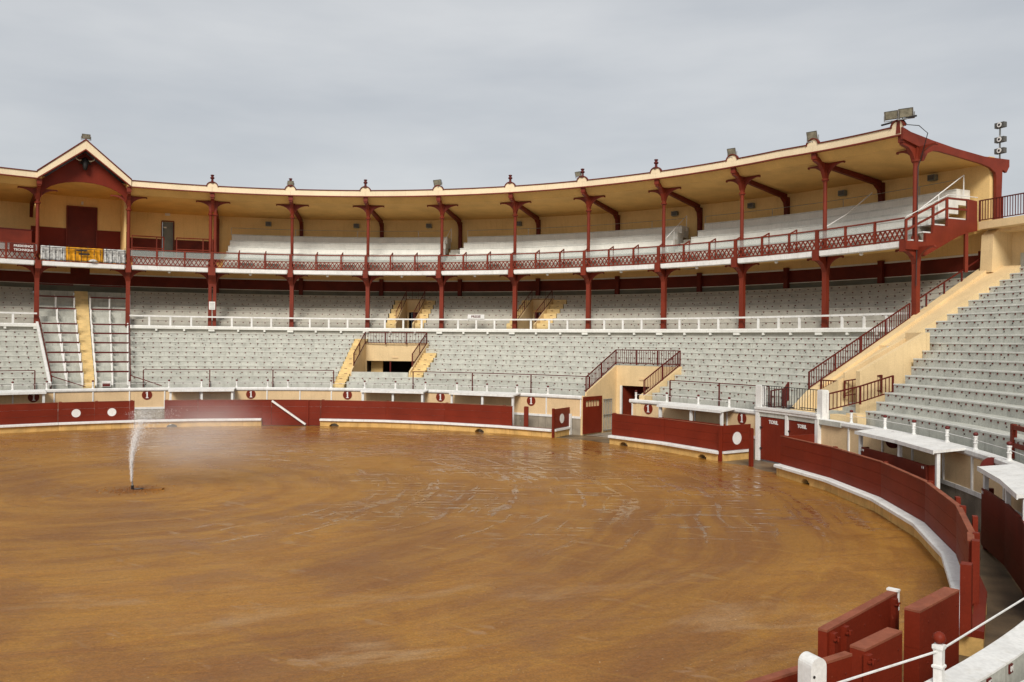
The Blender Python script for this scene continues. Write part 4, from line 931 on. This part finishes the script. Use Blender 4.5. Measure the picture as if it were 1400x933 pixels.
MB().prism([(33.84,9.95),(33.84,10.36),(35.1,10.36),(35.1,10.80),(35.6,10.80),(35.6,11.22),(36.58,11.22),(36.58,11.6),(38.62,11.6),(38.62,11.10),(37.9,10.95),(37.3,10.75),(35.05,9.66),(34.9,9.66),(34.9,9.95)], fr(11.02), 0, .14).build('stringer', REDL, st)
for R, z0, z1 in ((33.88, 10.36, 11.36), (34.5, 10.36, 11.6), (35.65, 11.2, 12.15), (36.58, 11.6, 12.62), (38.0, 11.6, 12.62)):
    MB().bar(W(11.02, R, z0, .07), W(11.02, R, z1, .07), .11, .11, upv=Vector((0,1,0))).build('rail_post', REDL, st)
for dz_ in (0, -.5):
    for (Ra, za), (Rb_, zb_) in (((33.85, 11.35), (36.58, 12.62)), ((36.58, 12.62), (38.05, 12.62))):
        MB().bar(W(11.02, Ra, za+dz_, .07), W(11.02, Rb_, zb_+dz_, .07), .10, .09).build('top_rail' if not dz_ else 'middle_rail', REDL, st)
MB().prism([(38.0, 11.601), (38.62, 11.601), (38.62, 12.60), (38.0, 12.66)], fr(11.02), 0, .12).build('solid_panel', REDL, st)
MB().tube([W(11.02, 33.8, 11.5, .15), W(11.02, 36.6, 12.78, .15), W(11.02, 38.6, 12.78, .15)], .02, 5).build('hand_wire', WHITE, st)
for R0_, R1_, z in ((34.3,35.1,10.4),(35.1,35.6,10.84),(35.62,36.55,11.26),(36.6,38.0,11.64)): MB().prism([(R0_, z), (R1_, z), (R1_, z+.06), (R0_, z+.06)], fr(11.02), -1.1, -.02).build('tread', WHITE, st)
MB().bar(W(11.02, 37.91, 9.0, .07), W(11.02, 37.91, 10.95, .07), .16, .16, upv=Vector((0,1,0))).build('prop', REDL, st)
# curved cream landing with railing
ld = root('curved_landing', 'curved cream concrete landing outside the gallery end', 'landing', 11.4, 40, 11, rot=False)
MB().rect(11.05, 12.6, 38.65, 42.5, 11.18, 11.56, .1).build('slab', CREAM, ld)
MB().rect(11.05, 12.6, 39.3, 42.3, 11.02, 11.179, .1).build('slab_rib', CREAM, ld)
MB().rect(11.06, 19.2, 40.2, 40.5, 8.8, 11.0 if False else 11.017, .25).build('support_wall', CREAM, ld)
MB().rect(11.24, 19.2, 40.05, 40.199, 9.0, 9.95, .25).build('grey_band', SEAT, ld)
MB().sweep(11.045, 11.15, [(38.8, 9.0), (40.2, 9.0), (40.2, 11.17), (39.3, 11.17), (38.9, 10.9)], .1).build('haunch', CREAM, ld)
railing('landing_railing', 'dark red railing on the edge of the curved cream landing', [(11.05, 38.72, 11.56), (11.25, 38.72, 11.56), (11.5, 38.75, 11.56), (11.75, 38.75, 11.56), (12.6, 38.75, 11.56)], 1.06, post=2)
railing('landing_railing', 'sloping dark red stair rail behind the curved landing', [(11.12, 41.5, 13.0-.2), (11.38, 41.5, 11.6), (12.2, 41.5, 11.6)], 1.0, bars=False, mid=True)
railing('end_gate_railing', 'short dark red railing at the top of the long cream stair', [(10.98, 39.4, 8.9), (11.03, 40.3, 8.9)], .95)

# ------------------------------------------------------------------ long cream stair wall on the right
sw = root('stair_wall', 'long sloping cream wall dividing the far seats from the right block', 'wall', 11.2, 33, 3, rot=False)
zw = lambda R: 3.22 + .545*(R-28.1)
def slope(b0, b1, R0_, R1_, z0a, z0b, z1a, z1b, name='sloping_top', mt=CREAM, base=1.5):
    n = 6; mb = MB(); vs = []
    for i in range(n+1):
        f = i/n; R = R0_+(R1_-R0_)*f; a = z0a+(z0b-z0a)*f; c = z1a+(z1b-z1a)*f; zb = max(0, base + (a-base-.9)*1.0) if base is not None else 0
        vs += [W(b0, R, zb), W(b1, R, zb), W(b1, R, c), W(b0, R, a)]
    fs = [(i*4+j, i*4+(j+1)%4, (i+1)*4+(j+1)%4, (i+1)*4+j) for i in range(n) for j in range(4)] + [(3,2,1,0), tuple(n*4+j for j in range(4))]
    return mb.add(vs, fs).build(name, mt, sw)
slope(11.0, 11.10, 28.1, 39.5, zw(28.1), zw(39.5)+.05, zw(28.1), zw(39.5)+.05, base=.8)
slope(11.102, 11.385, 28.3, 32.0, zw(28.3)-.14, zw(32)-.14, 3.95-.2, 5.58-.12, base=.8)
slope(11.386, 11.41, 28.55, 32.0, 4.08, 5.70, 4.08, 5.70, 'parapet_edge', base=0)
slope(11.102, 11.30, 32.0, 39.6, zw(32)-.14, zw(39.6)-.14, ZR(32)+.06, ZR(39.6)+.06, base=.8)
slope(11.60, 11.655, 28.4, 31.85, 4.18, 5.88, 4.18, 5.88, 'parapet', base=None)
MB().rect(11.41, 11.655, 31.86, 32.02, 2.4, 5.88, .1).build('end_wall', CREAM, sw); MB().rect(11.05, 11.6, 31.9, 32.3, 2.4, 5.3, .1).build('end_wall', CREAM, sw)
for i in range(12): R = 28.6+.29*i; MB().rect(11.412, 11.598, R, R+.3, 2.0, 2.45+.0*i-.18*0-.0, .1).build('channel_step', SEAT, sw)
for R in (29.6, 30.7, 31.6): MB().box(11.30, R, zw(R)-.0, .3, .22, .14).build('recessed_light', SEATU, sw)
railing('stair_railing', 'long dark red railing climbing the cream stair wall to the last column', [(11.01, 28.15, zw(28.15)), (11.01, 34.3, zw(34.3)-.05)], .80, sp=.16, post=1.7)
q = root('stair_handrail', 'thin dark red handrail rising from the last column to the top of the cream wall', 'handrail', 11.0, 37, 8, rot=False)
MB().bar(W(11.01, 34.95, 7.62), W(11.01, 39.35, 9.88), .06, .06).build('top_rail', REDR, q)
for R in (35.4, 36.6, 37.8, 39.2): MB().bar(W(11.01, R, zw(R)), W(11.01, R, 7.62+(R-34.95)*.5136), .07, .07, upv=Vector((0,1,0))).build('post', REDR, q)

# ------------------------------------------------------------------ bull pen (toril)
tr = root('toril_platform', 'raised grey platform over the bull pen doors with cream sides', 'platform', 11.3, 27, 0, rot=False)
MB().rect(10.80, 12.10, 26.05, 28.7, 2.02, 2.22, .1).build('deck', SEAT, tr)
MB().rect(10.76, 11.75, 25.98, 26.5, 2.221, 2.42, .1).build('edge_beam', WHITE, tr)
MB().rect(10.76, 11.75, 25.94, 25.979, 2.34, 2.43, .1).build('edge_lip', WHITE, tr)
MB().rect(12.0, 12.16, 26.6, 27.3, 2.2, 2.56, .1).build('cream_step', CREAM, tr); MB().rect(11.78, 12.2, 26.52, 26.9, 2.1, 2.45, .1).build('cream_step', CREAM, tr)
for i in range(3): MB().rect(11.0+.0*i, 11.62, 28.2+.33*i, 28.9+.33*i, 2.2, 2.42+.18*i, .1).build('grey_step', SEAT, tr)
MB().prism([(26.9, 2.2), (28.4, 2.2), (28.4, zw(28.4)), (28.1, zw(28.1))], fr(11.0), 0, .4).build('cream_cheek', CREAM, tr)
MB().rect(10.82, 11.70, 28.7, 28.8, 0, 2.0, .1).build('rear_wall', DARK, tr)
for b in (10.765, 11.74):
    q = root('toril_pillar', 'white square pillar at the ' + ('left' if b < 11 else 'right') + ' end of the bull pen platform', 'pillar', b, 26.25, 2.2)
    MB().box(b, 26.3, 2.02, .34, .32, 1.38).build('shaft', WHITE, q); MB().box(b, 26.3, 3.40, .30, .28, .03).build('top', WHITE, q)
for b0, b1, s in ((10.83, 11.235, 'left'), (11.275, 11.70, 'right')):
    q = root('toril_door', f'dark red bull pen door lettered TORIL, the {s} one', 'door', (b0+b1)/2, 26.1, 0)
    n = 5
    for i in range(n): MB().rect(b0+(b1-b0)*i/n+.0008, b0+(b1-b0)*(i+1)/n-.0008, 26.08, 26.16, .06, 2.01, .5).build('board', RED, q)
    c = (b0+b1)/2; text('TORIL', .22, lambda x, y, z_: W(c, 26.07+z_, 1.80+y, x), q, WHITE, .006, 'lettering', .006)
    for z in (.55, 1.5): MB().box(b0+.01, 26.06, z, .12, .05, .05).build('hinge', IRON, q)
q = root('doorway_surround', 'white door frame posts of the bull pen', 'doorway', 11.25, 26.1, 0, rot=False)
for b, wd in ((10.79, .22), (11.255, .16), (11.735, .20)): MB().box(b, 26.12, 0, wd, .24, 2.215).build('post', WHITE, q)
railing('toril_railing', 'upright black and red railing above the bull pen doors', [(10.80, 26.25, 2.43), (11.69, 26.25, 2.43)], .98, mt=IRON, sp=.17, post=9, rw=.03, bw=.022)
railing('toril_railing', 'sloping dark red railing rising right of the white bull pen pillar', [(11.77, 26.32, 2.50), (11.80, 27.9, 2.85), (11.80, 29.5, 3.28)], .74, sp=.17)
railing('toril_railing', 'small dark red railing in front of the cream parapet end', [(11.42, 28.5, 3.0), (11.68, 29.4, 3.3)], .72, sp=.17)
railing('toril_railing', 'open red gate leaf standing on the platform', [(10.95, 27.2, 2.75), (11.0, 26.75, 2.42)], .82, sp=.12)
railing('toril_railing', 'low red railing on the left of the platform', [(10.82, 26.7, 2.3), (10.97, 27.0, 2.45)], .86, sp=.15)
railing('toril_railing', 'small dark red railing against the cream wall behind the platform', [(11.12, 28.4, 2.9), (11.36, 28.4, 2.9)], .8, sp=.15)
q = root('fallen_bar', 'thin dark hoop lying on the platform', 'hoop', 11.3, 27, 2.3)
MB().tube([W(11.2+.18*math.cos(a), 27.1+.35*math.sin(a), 2.46) for a in [i*.5 for i in range(10)]], .022, 5).build('hoop_bar', IRON, q)

# red timber frame near the right edge
q = root('timber_frame', 'dark red timber gate frame among the right hand seats, cut by the photo edge', 'frame', 14.6, 27, 2.2, rot=False)
MB().box(14.30, 27.0, 2.1, .17, .12, .98).build('post', RED, q)
for z in (2.42, 2.93): MB().rect(14.31, 15.0, 26.95, 27.03, z, z+.13, .3).build('rail', RED, q)
MB().box(15.0, 27.0, 2.1, .17, .12, .98).build('post', RED, q)

# ------------------------------------------------------------------ floodlights
def flood(label, b, z, w_=.55, h=.42, yaw=0, t=0, tilt=.35, arm=.25, R=33.6):
    r = root('floodlight', label, 'floodlight', b, R, z, 'floodlights along the roof edge')
    T, Q = ax(b); T, Q = (math.cos(yaw)*T+math.sin(yaw)*Q), (math.cos(yaw)*Q-math.sin(yaw)*T)
    c = W(b, R, z+arm+h/2, t); f = (-Q*math.cos(tilt) - up*math.sin(tilt)); v = up*math.cos(tilt) - Q*math.sin(tilt)
    def F(u, vv, ww): return c + T*u + v*vv + f*ww
    MB().add([F(-w_/2,-h/2,.10),F(w_/2,-h/2,.10),F(w_/2,h/2,.10),F(-w_/2,h/2,.10),F(-w_/3,-h/3,-.14),F(w_/3,-h/3,-.14),F(w_/3,h/3,-.14),F(-w_/3,h/3,-.14)], [(0,1,2,3),(7,6,5,4),(0,4,5,1),(1,5,6,2),(2,6,7,3),(3,7,4,0)]).build('housing', LAMP, r)
    MB().prism([(-w_*.43,-h*.42),(w_*.43,-h*.42),(w_*.43,h*.42),(-w_*.43,h*.42)], lambda u, vv, ww: F(u, vv, ww), .101, .112).build('lens', LENS, r)
    mb = MB()
    for s in (-1, 1): mb.bar(F(s*(w_/2+.04),0,0), F(s*(w_/2+.04), 0, 0)-up*(h/2+.08), .05, .03)
    mb.bar(F(-(w_/2+.05),0,0)-up*(h/2+.08), F(w_/2+.05,0,0)-up*(h/2+.08), .05, .03); mb.build('yoke', STEEL, r)
    MB().bar(W(b, R, z-.1, t), F(0,0,0)-up*(h/2+.08), .06, .06, upv=Vector((0,1,0))).build('stem', LAMP, r)
    for s in (-1, 1): MB().bar(F(s*w_*.5, h*.5, .11), F(s*w_*.5, -h*.5, .11), .03, .03).build('rim', STEEL, r)
    return r
flood('small floodlight on the peak of the gable', .503, 18.55, .50, .34, arm=.2)
flood('small pale floodlight in front of the fourth finial', 3, 16.45, .42, .32, arm=.08, yaw=.2)
flood('floodlight on the roof edge above the PRESSE sign', 5, 16.42, .66, .42, yaw=-.35, arm=.1)
flood('small pale floodlight above the eighth column', 6.95, 16.42, .42, .34, yaw=-.2, arm=.1)
flood('turned floodlight on the roof edge, third from the right end', 9, 16.38, .50, .46, yaw=.15, arm=.06)
flood('floodlight on the roof edge next to the twin lamps', 10, 16.30, .56, .48, yaw=.25, arm=.06)
flood('left lamp of the twin floodlights at the roof end', 10.98, 16.18, .62, .42, t=-.36, yaw=.5, arm=.16, tilt=.35)
flood('right lamp of the twin floodlights at the roof end', 10.98, 16.24, .64, .44, t=.50, yaw=.55, arm=.0, tilt=.35)
q = root('lamp_bar', 'dark bar carrying the twin floodlights', 'bar', 10.98, 33.6, 16.0); MB().bar(W(10.98, 33.5, 16.16, -.9), W(10.98, 33.7, 16.2, 1.0), .08, .07).build('crossbar', IRON, q); MB().prism([(-.14, 15.55), (.14, 15.55), (.07, 16.25), (-.07, 16.25)], ft(10.99, 33.62), -.06, .06).build('support', REDL, q)
q = root('light_mast', 'slim grey mast with three lamps behind the right end of the stand', 'mast', 10.95, 41, 8)
MB().tube([W(10.945, 41, 8.0), W(10.945, 41, 16.9)], .045, 8).build('pole', STEEL, q)
for z in (16.75, 16.0, 15.42):
    hd = MB().bar(W(10.945, 40.75, z, -.04), W(10.945, 40.75, z, .48), .24, .27).build('lamp_head', LAMP, q)
    MB().tube([W(10.945, 40.60, z, .26), W(10.945, 40.585, z, .26)], .13, 14).build('lamp_ring', WHITE, hd); MB().tube([W(10.945, 40.586, z, .26), W(10.945, 40.57, z, .26)], .06, 12).build('lamp_eye', IRON, hd)

# ------------------------------------------------------------------ water jet
J = W(.92, 1.78, 0)
q = root('sprinkler', 'dark nozzle in a wet hole sending up the water jet', 'sprinkler', .92, 1.78, 0, rot=False)
MB().tube([J, J+up*.16], .05, 10).build('nozzle', IRON, q)
MB().tube([J+up*.16, J+up*.22], .03, 10).build('nozzle_tip', STEEL, q)
q = root('dark_lid', 'dark flat cover lying on the sand right of the jet', 'cover', 2.6, 1.5, 0)
MB().hexa([J+Vector((x, y, z)) for z in (0, .06) for x, y in ((.42,-.1),(1.03,-.02),(1.03,.20),(.42,.14))]).build('lid', SAND, q)
MB().tube([J+Vector((.06,.02,.02)), J+Vector((.25,.08,.03)), J+Vector((.45,.06,.04))], .03, 6).build('hose', IRON, q)
mb = MB(); rnd = random.Random(3)       # sand crumbs thrown up round the hole
for i in range(260):
    a = rnd.uniform(0, 6.28); rr = abs(rnd.gauss(0, .45))+.08; s = rnd.uniform(.012, .05)
    p = J+Vector((math.cos(a)*rr*1.2+.1, math.sin(a)*rr, 0)); mb.lathe(p, [(s,-.01),(s*.8,s*.4),(s*.2,s*.7)], 5)
mb.build('sand_crumbs', SAND, kind='stuff')['label'] = 'crumbs of wet sand heaped round the jet hole'
wm = bpy.data.materials.new('spray_water'); wm.use_nodes = True; t = wm.node_tree; n_ = t.nodes; n_.clear()
o_ = n_.new('ShaderNodeOutputMaterial'); ms = n_.new('ShaderNodeMixShader'); tp = n_.new('ShaderNodeBsdfTransparent'); df = n_.new('ShaderNodeBsdfPrincipled')
df.inputs['Base Color'].default_value = (.92, .92, .92, 1); df.inputs['Roughness'].default_value = .35
g_ = n_.new('ShaderNodeNewGeometry'); mp_ = n_.new('ShaderNodeMapping'); mp_.inputs['Scale'].default_value = (24, 24, 3.5); nn_ = n_.new('ShaderNodeTexNoise'); nn_.inputs['Scale'].default_value = 1; nn_.inputs['Detail'].default_value = 5
mr_ = n_.new('ShaderNodeMapRange'); mr_.inputs[1].default_value = .38; mr_.inputs[2].default_value = .62; mr_.inputs[3].default_value = .12; mr_.inputs[4].default_value = .75
sz = n_.new('ShaderNodeSeparateXYZ'); mh = n_.new('ShaderNodeMapRange'); mh.inputs[1].default_value = .9; mh.inputs[2].default_value = 2.6; mh.inputs[3].default_value = 1; mh.inputs[4].default_value = .0; mu = n_.new('ShaderNodeMath'); mu.operation = 'MULTIPLY'
l_ = t.links.new; l_(g_.outputs['Position'], mp_.inputs[0]); l_(mp_.outputs[0], nn_.inputs['Vector']); l_(nn_.outputs[0], mr_.inputs[0]); l_(g_.outputs['Position'], sz.inputs[0]); l_(sz.outputs[2], mh.inputs[0])
l_(mr_.outputs[0], mu.inputs[0]); l_(mh.outputs[0], mu.inputs[1]); l_(mu.outputs[0], ms.inputs[0]); l_(tp.outputs[0], ms.inputs[1]); l_(df.outputs[0], ms.inputs[2]); l_(ms.outputs[0], o_.inputs[0])
jp = [(0,.2),(-.03,.6),(-.03,1.0),(.03,1.4),(.10,1.8),(.22,2.2),(.40,2.55)]
jr = [.03,.045,.06,.085,.12,.17,.24]
q = root('water_jet', 'white jet of water rising from the sprinkler on the sand', 'water jet', .92, 1.78, 0, rot=False)
for s_, k in ((1., 'outer_stream'), (.6, 'inner_stream'), (.3, 'core_stream')):
    MB().tube([J+Vector((x, 0, z)) for x, z in jp], [a*s_ for a in jr], 12).build(k, wm, q, smooth=True)
mb = MB()
for i in range(6500):
    f = rnd.random()**.8; z = .3+2.5*f; cx_ = (-.03 if z < 1.2 else -.03+.20*(z-1.2)**1.5) + rnd.gauss(0, .02+.09*f*f+.18*max(0, f-.5)) + (abs(rnd.gauss(0, .9))*(f-.35) if f > .35 and rnd.random() < .45 else 0)
    cy_ = rnd.gauss(0, .04+.35*f*f); s = rnd.uniform(.002, .0065)
    p = J+Vector((cx_, cy_, z)); mb.add([p+Vector((0,0,2.6*s)), p+Vector((s,0,-s)), p+Vector((-s,s,-s)), p+Vector((-s,-s,-s))], [(0,1,2),(0,2,3),(0,3,1),(1,3,2)])
dm = mat('water_drops', (.9, .9, .9), .2, .02, 2); mb.build('droplets', dm, q, kind='stuff')
# drifting mist: low density volume blown to the right
vm = bpy.data.materials.new('spray_mist'); vm.use_nodes = True; t = vm.node_tree; n_ = t.nodes; n_.clear(); l_ = t.links.new
o_ = n_.new('ShaderNodeOutputMaterial'); pv = n_.new('ShaderNodeVolumePrincipled'); pv.inputs['Color'].default_value = (1, 1, 1, 1); pv.inputs['Anisotropy'].default_value = -.15
tcn = n_.new('ShaderNodeTexCoord'); ln = n_.new('ShaderNodeVectorMath'); ln.operation = 'LENGTH'; l_(tcn.outputs['Object'], ln.inputs[0])
m1_ = n_.new('ShaderNodeMapRange'); m1_.interpolation_type = 'SMOOTHSTEP'; m1_.inputs[1].default_value = 0.05; m1_.inputs[2].default_value = 1.0; m1_.inputs[3].default_value = 1; m1_.inputs[4].default_value = 0; l_(ln.outputs['Value'], m1_.inputs[0])
nz = n_.new('ShaderNodeTexNoise'); nz.inputs['Scale'].default_value = 1.4; nz.inputs['Detail'].default_value = 3; l_(tcn.outputs['Object'], nz.inputs['Vector'])
m2_ = n_.new('ShaderNodeMapRange'); m2_.inputs[1].default_value = .35; m2_.inputs[2].default_value = .7; m2_.inputs[3].default_value = .3; m2_.inputs[4].default_value = 1.2; l_(nz.outputs[0], m2_.inputs[0])
mm = n_.new('ShaderNodeMath'); mm.operation = 'MULTIPLY'; l_(m1_.outputs[0], mm.inputs[0]); l_(m2_.outputs[0], mm.inputs[1]); mk = n_.new('ShaderNodeMath'); mk.operation = 'MULTIPLY'; mk.inputs[1].default_value = .27; l_(mm.outputs[0], mk.inputs[0]); l_(mk.outputs[0], pv.inputs['Density']); l_(pv.outputs[0], o_.inputs['Volume'])
mb = MB(); nn2 = 12; prof = [(math.sin(math.pi*i/nn2)+1e-4, -math.cos(math.pi*i/nn2)) for i in range(nn2+1)]
mist = mb.lathe((0,0,0), prof, 20).build('spray_mist', vm, kind='stuff'); mist.location = J+Vector((2.2, .5, 1.9)); mist.scale = (3.4, 2.4, 1.8); mist['label'] = 'fine mist drifting right from the water jet over the sand'
